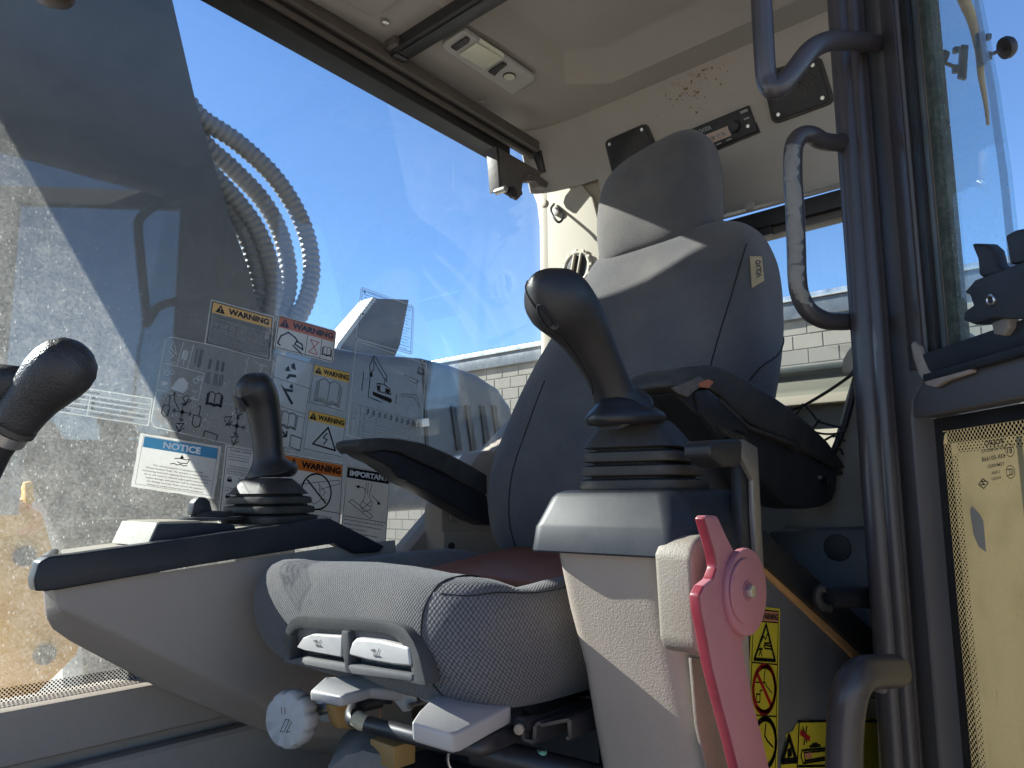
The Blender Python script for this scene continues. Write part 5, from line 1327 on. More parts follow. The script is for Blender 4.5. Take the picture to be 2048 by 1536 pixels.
def draped(name, pts, r, ms, par, tree, lift=0.0006, closed=False):
    P = []
    for x, y in pts:
        p = cast(x, y, tree, lift)
        if p is not None: P.append(p)
    if len(P) > 2: return tube(name, P, r, ms, par, 6, closed=closed)
lin = [(1056, 562), (1052, 575), (1056, 590), (1066, 608), (1074, 620), (1084, 640), (1100, 660), (1120, 672), (1150, 710), (1178, 756), (1186, 780), (1184, 800)]
dense = [(p.x, p.y) for p in catmull([Vector((x, y, 0)) for x, y in lin], 5)]
draped("parting_line", dense, 0.0007, seam, gl_, gt)
ov = []
for k in range(28):
    a = 2*math.pi*k/28; ax2 = 30*math.cos(a); ay2 = 10.5*math.sin(a); th = R(57)
    ov.append((1093+ax2*math.cos(th)-ay2*math.sin(th), 636+ax2*math.sin(th)+ay2*math.cos(th)))
draped("button_surround", ov, 0.0011, seam, gl_, gt, 0.0004, True)
p_ = cast(1108, 652, gt, -0.001)
if p_ is not None: disc("thumb_button", p_, (CAM-p_), 0.0048, 0.0016, grip, gl_, 16, 0.0006)
rows_ = []
for q in range(7):
    t = q/6; cx, cy = 1081+22*t, 618+34*t; hw = 5.5*math.sqrt(max(0.05, 1-(2*t-1)**2))**0.6
    rows_.append([cast(cx+hw*k*math.cos(R(-33)), cy+hw*k*math.sin(R(-33)), gt, 0.0006) for k in (-1, -0.5, 0, 0.5, 1)])
if all(p is not None for r_ in rows_ for p in r_): quadsheet("trigger_pad", rows_, seam, gl_, 0.0008)
js2 = thing("control_stick", "far control stick, black grip in front of the WARNING stickers on the right console", "control stick", (0.694, 1.2, 0.56), "excavator control sticks")
B2 = PY(540, 1046, 1.20)
bellows(js2, B2, 0.064, 0.053, 3, 0.078, 0.0160, 0.028, Vector((-0.006, 0, 0)), rubber)
far_grip = [(544, 954, 34), (544, 950, 48), (543, 943, 51), (541, 936, 44), (538, 920, 32), (536, 898, 29), (534, 870, 29.5), (530, 842, 31), (525, 815, 34), (517, 792, 38), (507, 775, 38), (498, 764, 31), (492, 755, 18), (489, 750, 3)]
g2 = grip_loft("grip", axis_from(far_grip, 1.20, 5, 0.92), grip, js2)
prismY("top_switch", [(505, 745), (520, 745), (532, 760), (528, 766), (512, 756)], 1.19, 0.02, black, g2, 0.003)
prismY("trigger", [(470, 790), (474, 800), (478, 815), (492, 824), (494, 812), (482, 795)], 1.19, 0.014, rubber, g2, 0.003)
# travel lever at the far left
tl = thing("travel_lever", "pebbled black travel lever head reaching in from the left edge", "lever", tuple(PT(100, 780, 0.65)))
ax3 = []
for x, y, hw in ((22, 856, 20), (26, 850, 40), (34, 840, 44), (50, 818, 46), (70, 795, 49), (88, 775, 55), (106, 756, 60), (126, 737, 61), (144, 720, 56), (158, 707, 44), (167, 699, 26), (171, 695, 4)):
    p = PT(x, y, 0.65); ax3.append((p, hw/FPX*0.65, hw/FPX*0.60))
raw = ax3; out3 = []
for i in range(len(raw)-1):
    for k in range(4):
        t = k/4; out3.append((raw[i][0].lerp(raw[i+1][0], t), raw[i][1]*(1-t)+raw[i+1][1]*t, raw[i][2]*(1-t)+raw[i+1][2]*t))
out3.append(raw[-1])
grip_loft("grip_head", out3, pebble, tl)
ax4 = [(PT(x, y, 0.655), hw/FPX*0.65, hw/FPX*0.6) for x, y, hw in ((70, 800, 20), (40, 770, 40), (10, 770, 48), (-30, 800, 50), (-60, 830, 30))]
grip_loft("thumb_rest", ax4, pebble, tl)
tube("shaft", [PT(26, 852, 0.652), PT(-10, 905, 0.655), PT(-120, 1130, 0.67), PT(-330, 1560, 0.70)], 0.0125, black, tl, 18)
tube("collar", [PT(22, 860, 0.652), PT(10, 878, 0.653)], 0.0160, steel, tl, 18)
tube("collar_ring", [PT(29, 848, 0.652), PT(22, 858, 0.652)], 0.0192, rubber, tl, 20)

# ================================================================== RED LEVER AND GRAB BAR ON THE NEAR CONSOLE
rl = thing("lockout_lever", "faded pink-red safety lockout lever with darker red edges and a round boss", "lever", tuple(PY(1490, 1180, 0.345)))
YL = 0.345
outl = [(1409, 1036), (1414, 1031), (1436, 1032), (1449, 1062), (1468, 1100), (1484, 1108), (1504, 1118), (1519, 1145), (1526, 1180), (1520, 1215), (1506, 1240), (1492, 1262), (1486, 1290), (1492, 1330), (1506, 1400), (1524, 1470), (1545, 1560), (1580, 1700), (1530, 1700), (1484, 1570), (1462, 1480), (1443, 1410), (1424, 1335), (1412, 1270), (1402, 1222), (1399, 1190), (1408, 1172), (1426, 1158), (1434, 1134), (1430, 1108)]
bm = prism_bm([PY(x, y, YL) for x, y in outl], (0, 0.011, 0), 0.003, 3)
me = frombm(bm, "lever_blade")
o = link("lever_blade", me, [pink, red], rl)
for p in me.polygons:
    if p.normal.x < -0.4 and abs(p.normal.y) < 0.8: p.material_index = 1
disc("boss", PY(1482, 1182, YL+0.001), (0, -1, 0), 0.041, 0.008, pink, rl, 40, 0.003)
disc("boss_ring", PY(1488, 1181, YL-0.007), (0, -1, 0), 0.030, 0.003, pink, rl, 36, 0.0015)
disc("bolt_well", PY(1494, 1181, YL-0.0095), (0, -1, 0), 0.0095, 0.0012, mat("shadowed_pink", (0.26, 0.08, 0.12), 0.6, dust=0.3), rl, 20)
disc("bolt_head", PY(1496, 1182, YL-0.0105), (0, -1, 0), 0.0065, 0.006, steel, rl, 6, 0.001)
gb = thing("console_grab_lever", "upright black and steel lever with a rubber grip behind the red lockout lever", "lever", tuple(PY(1500, 1000, 0.375)))
prismY("rubber_grip", [(1420, 890), (1428, 880), (1480, 878), (1486, 884), (1484, 925), (1478, 934), (1450, 935), (1422, 912)], 0.36, 0.03, black, gb, 0.004, 3)
prismY("top_plate", [(1480, 880), (1488, 879), (1515, 895), (1518, 940), (1524, 1060), (1531, 1180), (1528, 1200), (1518, 1202), (1514, 1120), (1508, 1030), (1506, 960), (1484, 916)], 0.372, 0.006, mat("scuffed_steel_plate", (0.20, 0.185, 0.175), 0.4, metal=0.5, dust=0.4), gb, 0.001)
prismY("grab_bar", [(1484, 918), (1506, 958), (1510, 1060), (1516, 1130), (1508, 1130), (1486, 1100), (1484, 1000)], 0.379, 0.014, black, gb, 0.003)
prismY("pivot_eye", [(1514, 1150), (1526, 1146), (1533, 1160), (1533, 1188), (1526, 1200), (1516, 1200)], 0.370, 0.012, black, gb, 0.003)

# ================================================================== UNDER THE SEAT
kn = thing("adjustment_knob", "round grey fluted adjustment knob on a short shaft below the seat", "knob", tuple(PY(590, 1440, 0.95)))
kc = PY(586, 1436, 0.93); kx = (Vector((-0.93, -0.30, 0.05))).normalized()
rings = []
def flut(c, r, dep, n_):
    s1 = kx.cross(Vector((0, 0, 1))).normalized(); s2 = s1.cross(kx)
    return [c+(s1*math.cos(a)+s2*math.sin(a))*r*(1-dep*max(0, math.cos(a*9))**3) for a in [2*math.pi*k/108 for k in range(108)]]
for h, r_, d_ in ((-0.014, 0.028, 0.0), (-0.013, 0.032, 0.10), (-0.004, 0.037, 0.11), (0.006, 0.037, 0.10), (0.012, 0.0355, 0.05), (0.0155, 0.032, 0.0), (0.0158, 0.01, 0)):
    rings.append(flut(kc+kx*h, r_, d_, 9))
loft("knob_body", rings, lgrey, kn, smooth=45)
KP = Print([kc+kx*0.0161+v for v in ((lambda s1, s2: (-s1*0.02+s2*0.02, s1*0.02+s2*0.02, s1*0.02-s2*0.02, -s1*0.02-s2*0.02))(kx.cross(Vector((0, 0, 1))).normalized()*-1, Vector((0, 0, 1))))], kx, kn)
KP.strokes([[(0.35, 0.1), (0.38, 0.3)], [(0.5, 0.1), (0.52, 0.3)], [(0.35, 0.85), (0.55, 0.45), (0.7, 0.45), (0.5, 0.85), (0.35, 0.85)], [(0.8, 0.5), (0.6, 0.85), (0.75, 0.8)]], 0.025, p_grey)
tube("shaft_sleeve", [kc-kx*0.012, kc-kx*0.034], 0.0115, lgrey, kn, 18)
tube("shaft", [kc-kx*0.03, kc-kx*0.085], 0.0085, steel, kn, 16)
tube("washer", [kc-kx*0.068, kc-kx*0.073], 0.019, steel, kn, 22)
prismY("ochre_bracket", [(668, 1412), (690, 1398), (712, 1408), (722, 1440), (708, 1460), (680, 1458), (672, 1440)], 0.88, 0.02, ochre, kn, 0.003)
def paddle_lever(name, label, top, thick, X, dep, extra=()):
    t_ = thing(name, label, "lever", tuple(PT(*top[0], 0.85)))
    return t_
p1 = thing("seat_lever", "grey paddle lever jutting out below the left paddle of the cushion", "seat lever", tuple(PY(720, 1375, 0.86)), "grey levers under the cushion")
prism("lever_paddle", [PT(x, y, t) for x, y, t in ((618, 1382, 0.90), (652, 1350, 0.93), (700, 1352, 0.95), (838, 1362, 0.97), (836, 1388, 0.96), (740, 1378, 0.925), (695, 1390, 0.88), (682, 1392, 0.87))], Vector((0.004, 0.004, -0.014)), lgrey, p1, 0.005, 3)
prism("lever_tongue", [PT(x, y, 0.95) for x, y in ((776, 1388), (832, 1392), (836, 1408), (820, 1422), (806, 1424))], _F*0.004, lgrey, p1, 0.001)
tube("link_rod", [PT(816, 1413, 0.94), PT(855, 1402, 0.96)], 0.0035, steel, p1, 10)
p2 = thing("seat_lever", "large light grey release lever angled forward beneath the near cushion corner", "seat lever", tuple(PY(920, 1430, 0.75)), "grey levers under the cushion")
def PTs(L): return [PT(x, y, t) for x, y, t in L]
prism("lever_paddle", PTs([(822, 1444, 0.76), (838, 1420, 0.80), (880, 1378, 0.88), (1022, 1408, 0.88), (1020, 1414, 0.87), (920, 1466, 0.775), (905, 1470, 0.765)]), Vector((0.005, 0.004, -0.021)), lgrey, p2, 0.006, 3)
prism("lever_stem", PTs([(836, 1372, 0.92), (880, 1380, 0.92), (876, 1400, 0.90), (852, 1405, 0.90), (838, 1398, 0.90)]), _F*0.02, lgrey, p2, 0.004)
disc("pivot_lug", PT(966, 1444, 0.86), (-0.6, -0.8, 0), 0.009, 0.004, lgrey, p2, 16, 0.001)
disc("pivot_rivet", PT(968, 1447, 0.855), (-0.6, -0.8, 0), 0.0028, 0.004, steel, p2, 10)
sus = thing("seat_suspension", "black greasy suspension frame and slide rails under the seat", "seat base", (0.85, 0.85, 0.2))
box("upper_pan", (0.76, 0.68, 0.315), (1.12, 1.06, 0.338), darksteel, sus, 0.004)
box("rear_bellows", (0.92, 0.68, -0.02), (1.12, 1.05, 0.31), blackseal, sus, 0.01)
box("base_frame", (0.68, 0.66, 0.10), (1.12, 1.06, 0.16), darksteel, sus, 0.008)
prismY("side_bracket", [(1055, 1395), (1190, 1400), (1200, 1432), (1075, 1440), (1062, 1426)], 0.64, 0.02, darksteel, sus, 0.003)
tube("front_loop", catmull([PT(760, 1400, 0.96), PT(716, 1412, 0.94), PT(705, 1432, 0.92), PT(720, 1444, 0.905), PT(790, 1462, 0.87), PT(860, 1480, 0.84), PT(930, 1492, 0.82), PT(968, 1494, 0.82), PT(1000, 1480, 0.85), PT(1060, 1455, 0.92)], 6), 0.0095, darksteel, sus, 14)
tube("loop_worn_spot", catmull([PT(712, 1436, 0.905), PT(722, 1443, 0.90), PT(734, 1447, 0.897)], 4), 0.0097, mat("chipped_spot", (0.42, 0.36, 0.24), 0.8, bump=0.6, dust=0.3), sus, 12)
def chan(name, L, t, dep, ms):
    for a_, b_ in zip(L[:-1], L[1:]):
        q0, q1 = PT(*a_, t), PT(*b_, t); up_ = (q1-q0).cross(_F).normalized()*0.0022
        prism(name, [q0-up_, q1-up_, q1+up_, q0+up_], dep, ms, sus, 0.0004)
chan("slide_channel", [(1044, 1443), (1046, 1480), (1068, 1486), (1070, 1452), (1080, 1446)], 0.86, Vector((0.10, 0.0, 0.0)), darksteel)
chan("slide_channel", [(1080, 1452), (1138, 1440), (1140, 1476), (1132, 1478)], 0.86, Vector((0.08, 0, 0)), darksteel)
tube("slide_tube", [PT(1040, 1450, 0.86), PT(1130, 1440, 0.93)], 0.009, darksteel, sus, 12)
disc("slide_end_bolt", PT(1040, 1457, 0.855), (-0.9, -0.4, 0), 0.006, 0.006, mat("dusty_brass_bolt", (0.26, 0.21, 0.15), 0.6, dust=0.4), sus, 8, 0.001)
box("ochre_riser", tuple(PT(768, 1500, 0.95)-Vector((0.0, 0.02, 0.02))), tuple(PT(768, 1500, 0.95)+Vector((0.035, 0.03, 0.008))), ochre, sus, 0.003)
box("rack_bracket", tuple(PT(712, 1390, 0.98)-Vector((0.004, 0.012, 0.016))), tuple(PT(712, 1390, 0.98)+Vector((0.03, 0.012, 0.008))), ochre, sus, 0.002)
for k in range(8):
    q = PT(738+k*6, 1398, 0.98); box("rack_tooth", q-Vector((0.0015, 0.003, 0.006)), q+Vector((0.0015, 0.003, 0.004)), darksteel, sus, 0.0004)
tube("cross_tube", [PT(950, 1500, 0.93), PT(1060, 1525, 0.90), PT(1200, 1560, 0.9)], 0.017, darksteel, sus, 16)
tube("chrome_ring", [PT(908+12*math.cos(R(a)), 1518+22*math.sin(R(a)), 0.92) for a in range(100, 261, 16)], 0.0022, steel, sus, 8)
tube("damper_body", [PT(1084, 1498, 0.90), PT(1084, 1520, 0.90)], 0.0055, steel, sus, 14)
tube("damper_sleeve", [PT(1084, 1500, 0.899), PT(1084, 1512, 0.899)], 0.0062, mat("green_sleeve", (0.10, 0.32, 0.24), 0.5, dust=0.2), sus, 14)
tube("damper_tip", [PT(1084, 1520, 0.90), PT(1084, 1532, 0.90)], 0.004, steel, sus, 12)
prism("dust_boot", [PT(x, y, 0.95) for x, y in ((650, 1540), (690, 1510), (725, 1500), (760, 1508), (800, 1560), (640, 1580))], _F*0.1, mat("dusty_boot", (0.12, 0.125, 0.13), 0.8, dust=0.4), sus, 0.01)
tube("thin_cable", catmull([PT(756, 1395, 0.97), PT(762, 1415, 0.965), PT(760, 1438, 0.96)], 5), 0.0012, redbrown, sus, 5)
# visor edge in the top left corner
vz = thing("visor_knob", "dark brown rounded knob cut by the top edge at upper left", "knob", tuple(PT(108, -8, 0.8)))
rings = []
for d_, r_ in ((0, 0.004), (0.001, 0.016), (0.006, 0.020), (0.016, 0.021), (0.03, 0.018)):
    c_ = PT(108, -4, 0.8)+Vector((0, 0, 1))*(d_-0.006); rings.append([c_+_RT*math.cos(a*0.35)*r_+(_F*math.sin(a*0.35))*r_ for a in range(18)])
loft("knob_cap", rings, mat("dark_brown_cap", (0.05, 0.03, 0.022), 0.5), vz)
# ================================================================== LABELS ON THE RIGHT WINDOW
YG = YR-0.0005+0.012
def glabel(name, label, corners, cat="sticker", group=None):
    cs = [PY(x, y, YG) for x, y in corners]; c = sum(cs, Vector())/4
    t_ = thing(name, label, cat, tuple(c), group)
    return Print(cs, (0, -1, 0), t_)
def header(P, col, v1, u0=0.03, v0=0.03, u1=0.97, txt="WARNING", tx=(0.27, 0.93), ink=None, tri=True, bold=0.045):
    P.rects([(u0, v0, u1, v1)], col, "header_band", 1)
    m_ = (v1-v0)
    P.text([(txt, tx[0], v0+m_*0.22, tx[1], v1-m_*0.22, bold)], ink or p_black, "header_lettering")
    if tri:
        a = P.w/P.h; r = m_*0.42/a
        cx, cy = tx[0]-0.12, v0+m_*0.52
        P.polys([[(cx, cy-r*a), (cx+r*1.1, cy+r*0.85*a), (cx-r*1.1, cy+r*0.85*a)]], ink or p_black, "warning_triangle", 2)
        P.rects([(cx-r*0.13, cy-r*0.4*a, cx+r*0.13, cy+r*0.25*a), (cx-r*0.13, cy+r*0.4*a, cx+r*0.13, cy+r*0.62*a)], col, "exclamation_mark", 3)
def border(P, ms=None, wd=0.012, m_=0.025, name="printed_border", lay=1, r=None):
    a = P.w/P.h; n = m_*a
    P.strokes([[(m_, n), (1-m_, n), (1-m_, 1-n), (m_, 1-n), (m_, n)]], wd, ms or p_black, name, lay)
def book(cx, cy, s_, a):
    L = []
    for k, dx in enumerate((0, 0.06, 0.12)):
        x = s_*(0.5+dx*1.2); y0 = (-0.45+dx*0.7)*s_*a; y1 = (0.42+dx*0.9)*s_*a
        if k == 0:
            L += [[(cx-x, cy+y0), (cx-x*0.5, cy+y0-0.10*s_*a), (cx, cy+y0+0.05*s_*a), (cx+x*0.5, cy+y0-0.10*s_*a), (cx+x, cy+y0), (cx+x, cy+y1), (cx+x*0.5, cy+y1-0.08*s_*a), (cx, cy+y1+0.04*s_*a), (cx-x*0.5, cy+y1-0.08*s_*a), (cx-x, cy+y1), (cx-x, cy+y0)], [(cx, cy+y0+0.05*s_*a), (cx, cy+y1)]]
        else:
            L += [[(cx-x, cy+y0), (cx-x, cy+y1), (cx-x*0.5, cy+y1-0.06*s_*a), (cx, cy+y1+0.05*s_*a), (cx+x*0.5, cy+y1-0.06*s_*a), (cx+x, cy+y1), (cx+x, cy+y0)]]
    return L
def digger(cx, cy, s_, a):
    """boom and crawler sketch"""
    return [[(cx-0.5*s_, cy+0.25*s_*a), (cx-0.42*s_, cy-0.02*s_*a), (cx-0.15*s_, cy-0.22*s_*a), (cx+0.12*s_, cy-0.1*s_*a), (cx+0.25*s_, cy+0.02*s_*a)],
            [(cx+0.2*s_, cy+0.02*s_*a), (cx+0.42*s_, cy+0.08*s_*a), (cx+0.48*s_, cy+0.26*s_*a), (cx+0.15*s_, cy+0.14*s_*a), (cx+0.2*s_, cy+0.02*s_*a)],
            [(cx+0.08*s_, cy+0.2*s_*a), (cx+0.45*s_, cy+0.42*s_*a)], [(cx-0.5*s_, cy+0.25*s_*a), (cx-0.4*s_, cy+0.3*s_*a)]]
def cross4(cx, cy, s_, a):
    return [[(cx-s_, cy), (cx+s_, cy)], [(cx, cy-s_*a), (cx, cy+s_*a)], [(cx-s_*0.8, cy-s_*.25*a), (cx-s_, cy), (cx-s_*0.8, cy+s_*.25*a)], [(cx+s_*0.8, cy-s_*.25*a), (cx+s_, cy), (cx+s_*0.8, cy+s_*.25*a)],
            [(cx-s_*.25, cy-s_*.8*a), (cx, cy-s_*a), (cx+s_*.25, cy-s_*.8*a)], [(cx-s_*.25, cy+s_*.8*a), (cx, cy+s_*a), (cx+s_*.25, cy+s_*.8*a)]]
GW = "labels stuck on the right window"
# 1 control pattern label, clear
P = glabel("warning_sticker", "clear label with a tan WARNING band and small lever diagrams, highest of the left group", ((423, 600), (547, 634), (540, 721), (410, 687)), group=GW)
P.sheet(p_clear); border(P, p_edge, 0.02, 0.0, "film_edge", 0); border(P, p_black, 0.010, 0.022)
header(P, p_tan, 0.27)
P.text([("INTERIOR CONTROL PATTERN SELECTOR LEVER", 0.05, 0.30, 0.95, 0.37, 0.02), ("PATTERN A", 0.06, 0.395, 0.25, 0.43), ("PATTERN B", 0.63, 0.395, 0.86, 0.43),
        ("MACHINE CONTROLS MAY OPERATE IN MORE THAN ONE PATTERN. CONFIRM THE", 0.04, 0.76, 0.95, 0.80, 0.01), ("CONTROL PATTERN BEFORE OPERATING THE MACHINE OR SERIOUS INJURY MAY", 0.04, 0.83, 0.95, 0.87, 0.01), ("RESULT. CHECK LEVER POSITION AND KEEP BYSTANDERS AWAY", 0.04, 0.90, 0.85, 0.94, 0.01)], p_grey)
a = P.w/P.h
P.strokes(sum([cross4(x, 0.58, 0.05, a) for x in (0.15, 0.31, 0.69, 0.87)], []) + [[(0.23, 0.45), (0.23, 0.72)], [(0.08, 0.45), (0.42, 0.45), (0.42, 0.72), (0.08, 0.72), (0.08, 0.45)], [(0.60, 0.45), (0.95, 0.45), (0.95, 0.72), (0.60, 0.72), (0.60, 0.45)], [(0.78, 0.45), (0.78, 0.72)], [(0.46, 0.5), (0.52, 0.68), (0.57, 0.55)]], 0.008, p_grey)
# 2 white label with salmon band
P = glabel("warning_sticker", "white label with a salmon WARNING band, boom sketch, red-crossed figure and book", ((557, 629), (673, 662), (666, 726), (547, 696)), group=GW)
P.sheet(p_white); border(P, p_black, 0.01, 0.02)
header(P, p_salmon, 0.36, bold=0.05, tx=(0.24, 0.95))
a = P.w/P.h
P.strokes([[(0.51, 0.38), (0.51, 0.98)], [(0.76, 0.38), (0.76, 0.98)]], 0.008, p_black)
P.strokes(digger(0.26, 0.62, 0.42, a), 0.022, p_black)
P.strokes([[(0.57, 0.48), (0.71, 0.86)], [(0.71, 0.5), (0.56, 0.86)], [(0.57, 0.48), (0.71, 0.5)], [(0.56, 0.86), (0.70, 0.88)]], 0.012, p_red, "red_cross")
P.strokes(book(0.87, 0.70, 0.13, a), 0.008, p_black)
# 3 long pictogram strip
P = glabel("pictogram_sticker", "pale frosted label of falling-load pictograms left of the amber WARNING labels", ((551, 706), (628, 727), (600, 905), (528, 885)), group=GW)
P.sheet(p_semi); border(P, p_black, 0.010, 0.02)
a = P.w/P.h
P.strokes([[(0.02, 0.27), (0.98, 0.29)], [(0.02, 0.56), (0.98, 0.58)], [(0.03, 0.61), (0.98, 0.62)]], 0.01, p_black)
P.polys([[(0.42, 0.08), (0.50, 0.05), (0.56, 0.13), (0.44, 0.12)], [(0.30, 0.14), (0.36, 0.10), (0.42, 0.16), (0.30, 0.17)], [(0.34, 0.24), (0.40, 0.19), (0.58, 0.18), (0.60, 0.21), (0.44, 0.22), (0.38, 0.26)],
         [(0.22, 0.32), (0.34, 0.36), (0.56, 0.35), (0.56, 0.38), (0.40, 0.39), (0.62, 0.50), (0.56, 0.52), (0.30, 0.38)], [(0.46, 0.31), (0.52, 0.29), (0.56, 0.34), (0.46, 0.34)]], p_black)
P.strokes(book(0.55, 0.69, 0.36, a), 0.014, p_black, "book_outline")
P.strokes([[(0.35, 0.80), (0.55, 0.87)], [(0.55, 0.82), (0.56, 0.87), (0.45, 0.885)]], 0.045, p_black, "arrow")
P.strokes([[(0.68, 0.84), (0.98, 0.85), (0.98, 0.98), (0.68, 0.97), (0.68, 0.84)]], 0.02, p_black, "rectangle_outline")
# 4, 5 amber labels
P = glabel("warning_sticker", "upper grey label with an amber WARNING band and an open book", ((628, 727), (702, 745), (692, 826), (616, 805)), group=GW)
P.sheet(p_semi, r=0.05); P.sheet(p_clear, "film_layer", lay=0); border(P, p_black, 0.010, 0.02); header(P, p_yel, 0.26, tx=(0.26, 0.95))
P.strokes(book(0.47, 0.62, 0.52, P.w/P.h), 0.013, p_black)
P = glabel("warning_sticker", "lower grey label with an amber WARNING band and a lightning bolt triangle", ((617, 818), (693, 836), (684, 916), (605, 898)), group=GW)
P.sheet(p_semi); border(P, p_black, 0.010, 0.02); header(P, p_yel, 0.26, tx=(0.26, 0.95))
P.strokes([[(0.55, 0.34), (0.80, 0.86), (0.22, 0.82), (0.55, 0.34)]], 0.038, p_black, "triangle_outline")
P.strokes([[(0.54, 0.48), (0.46, 0.62), (0.56, 0.64), (0.49, 0.77)]], 0.028, p_black, "lightning_bolt")
# 6 control diagram
P = glabel("diagram_sticker", "large clear control diagram with white symbols and black arrows behind the far stick", ((332, 672), (548, 716), (520, 902), (300, 852)), group=GW)
P.sheet(p_clear); P.strokes([[(0.04, 0.0), (0.97, 0.0), (1.0, 0.05), (1.0, 0.95), (0.96, 1.0), (0.04, 1.0), (0.0, 0.95), (0.0, 0.05), (0.04, 0.0)]], 0.008, p_edge, "film_edge", 0)
a = P.w/P.h
P.strokes([[(0.02, 0.30), (0.37, 0.32), (0.36, 0.62), (0.0, 0.60)], [(0.15, 0.03), (0.13, 0.30)], [(0.24, 0.04), (0.22, 0.31)], [(0.07, 0.05), (0.05, 0.12), (0.11, 0.18), (0.08, 0.08)], [(0.04, 0.16), (0.09, 0.2), (0.05, 0.26), (0.11, 0.28)],
           [(0.18, 0.10), (0.18, 0.28)], [(0.75, 0.05), (0.74, 0.25)], [(0.82, 0.08), (0.90, 0.12), (0.86, 0.26)], [(0.88, 0.10), (0.94, 0.11)]] + [circ(0.06, 0.40, 0.022, a, 10), circ(0.10, 0.38, 0.018, a, 10), circ(0.31, 0.42, 0.022, a, 10), circ(0.34, 0.38, 0.018, a, 10)], 0.006, p_faint, "white_symbols")
P.polys([[(0.11, 0.56), (0.16, 0.44), (0.20, 0.41), (0.25, 0.46), (0.25, 0.52), (0.22, 0.58)], [(0.03, 0.49), (0.08, 0.50), (0.08, 0.53), (0.03, 0.55)], [(0.16, 0.12), (0.175, 0.12), (0.17, 0.22), (0.155, 0.22)], [(0.19, 0.12), (0.205, 0.12), (0.2, 0.22), (0.185, 0.22)]], p_faint, "white_symbols")
P.text([("AUX", 0.29, 0.52, 0.34, 0.545, 0.02), ("AUX", 0.27, 0.585, 0.33, 0.61, 0.02)], p_faint)
tr_ = []
for x0 in (0.40, 0.47, 0.52):
    tr_ += [[(x0, 0.16), (x0, 0.26)], [(x0+0.012, 0.16), (x0+0.012, 0.26)]]
    tr_ += [[(x0, 0.30), (x0, 0.42)], [(x0+0.02, 0.30), (x0+0.02, 0.42)]]
tr_ += [[(0.28, 0.08), (0.275, 0.24)], [(0.31, 0.07), (0.305, 0.26)], [(0.325, 0.07), (0.32, 0.26)]]
P.strokes(tr_, 0.013, p_grey, "track_symbols")
P.strokes(book(0.50, 0.57, 0.11, a), 0.009, p_black, "book_symbol")
big = cross4(0.24, 0.78, 0.075, a)+cross4(0.74, 0.80, 0.075, a)
P.strokes(big, 0.012, p_grey, "cross_arrows")
P.polys([circ(0.24, 0.78, 0.02, a, 12)[:-1], circ(0.74, 0.80, 0.02, a, 12)[:-1]], p_grey, "cross_hub")
def buck(x, y): return [[(x, y), (x+0.07, y-0.03), (x+0.03, y+0.08), (x+0.08, y+0.02)], [(x+0.01, y+0.02), (x+0.04, y+0.07)]]
P.strokes(buck(0.22, 0.62)+buck(0.20, 0.92)+buck(0.61, 0.74)+buck(0.70, 0.63)+buck(0.70, 0.93)+[[(0.15, 0.60), (0.16, 0.68), (0.21, 0.76)], [(0.14, 0.63), (0.15, 0.59), (0.17, 0.62)],
           [(0.08, 0.74), (0.13, 0.75), (0.125, 0.85), (0.10, 0.87), (0.07, 0.84), (0.08, 0.74)], [(0.10, 0.64), (0.12, 0.64), (0.12, 0.74)], [(0.34, 0.78), (0.41, 0.79), (0.405, 0.89), (0.37, 0.91), (0.34, 0.88), (0.34, 0.78)], [(0.37, 0.68), (0.39, 0.68), (0.385, 0.78)],
           [(0.46, 0.92), (0.58, 0.94), (0.57, 1.0)], [(0.46, 0.92), (0.45, 0.99)]], 0.008, p_black, "arm_symbols")
# 7 text table
P = glabel("work_table_sticker", "clear framed table of small text lines behind the travel lever head", ((84, 762), (305, 797), (297, 852), (78, 818)), group=GW)
P.sheet(p_clear); border(P, p_edge, 0.010, 0.004, "film_edge", 0)
P.strokes([[(0.02, 0.24), (0.98, 0.24)], [(0.02, 0.42), (0.98, 0.42)], [(0.02, 0.60), (0.98, 0.60)], [(0.02, 0.78), (0.98, 0.78)], [(0.42, 0.24), (0.41, 0.98)]], 0.005, p_edge)
P.text([("Applications", 0.18, 0.07, 0.50, 0.20, 0.01), ("Heavy duty", 0.12, 0.27, 0.38, 0.39, 0.01), ("General", 0.12, 0.45, 0.33, 0.57, 0.01), ("Fine control", 0.12, 0.64, 0.40, 0.76, 0.01), ("Idle", 0.16, 0.82, 0.26, 0.94, 0.01),
        ("Max. output, fast work, high load", 0.44, 0.27, 0.86, 0.39, 0.01), ("Most general applications", 0.44, 0.45, 0.82, 0.57, 0.01), ("Mainly for lifting work, precise movements", 0.44, 0.64, 0.95, 0.76, 0.01), ("Engine idle, no working functions", 0.44, 0.82, 0.84, 0.94, 0.01)], p_grey)
# 8 NOTICE
P = glabel("notice_sticker", "worn white paper label with a blue NOTICE band, edges torn", ((281, 866), (443, 893), (428, 998), (262, 973)), group=GW)
P.sheet(p_white, torn=0.006, r=0.008)
P.rects([(0.05, 0.05, 0.96, 0.25)], p_blue, "header_band", 1)
P.text([("NOTICE", 0.28, 0.085, 0.74, 0.215, 0.035)], p_bright, "header_lettering")
P.strokes([[(0.04, 0.04), (0.96, 0.05), (0.95, 0.95), (0.04, 0.94), (0.04, 0.04)]], 0.004, p_grey, "printed_border", 1)
a = P.w/P.h
P.polys([[(0.52, 0.28), (0.55, 0.33), (0.53, 0.36), (0.50, 0.34)]], p_black); P.strokes([[(0.44, 0.37), (0.50, 0.35), (0.58, 0.36), (0.62, 0.34), (0.60, 0.42), (0.52, 0.44), (0.48, 0.42)], [(0.40, 0.48), (0.44, 0.46), (0.48, 0.48), (0.52, 0.46), (0.56, 0.48), (0.60, 0.46)]], 0.010, p_black)
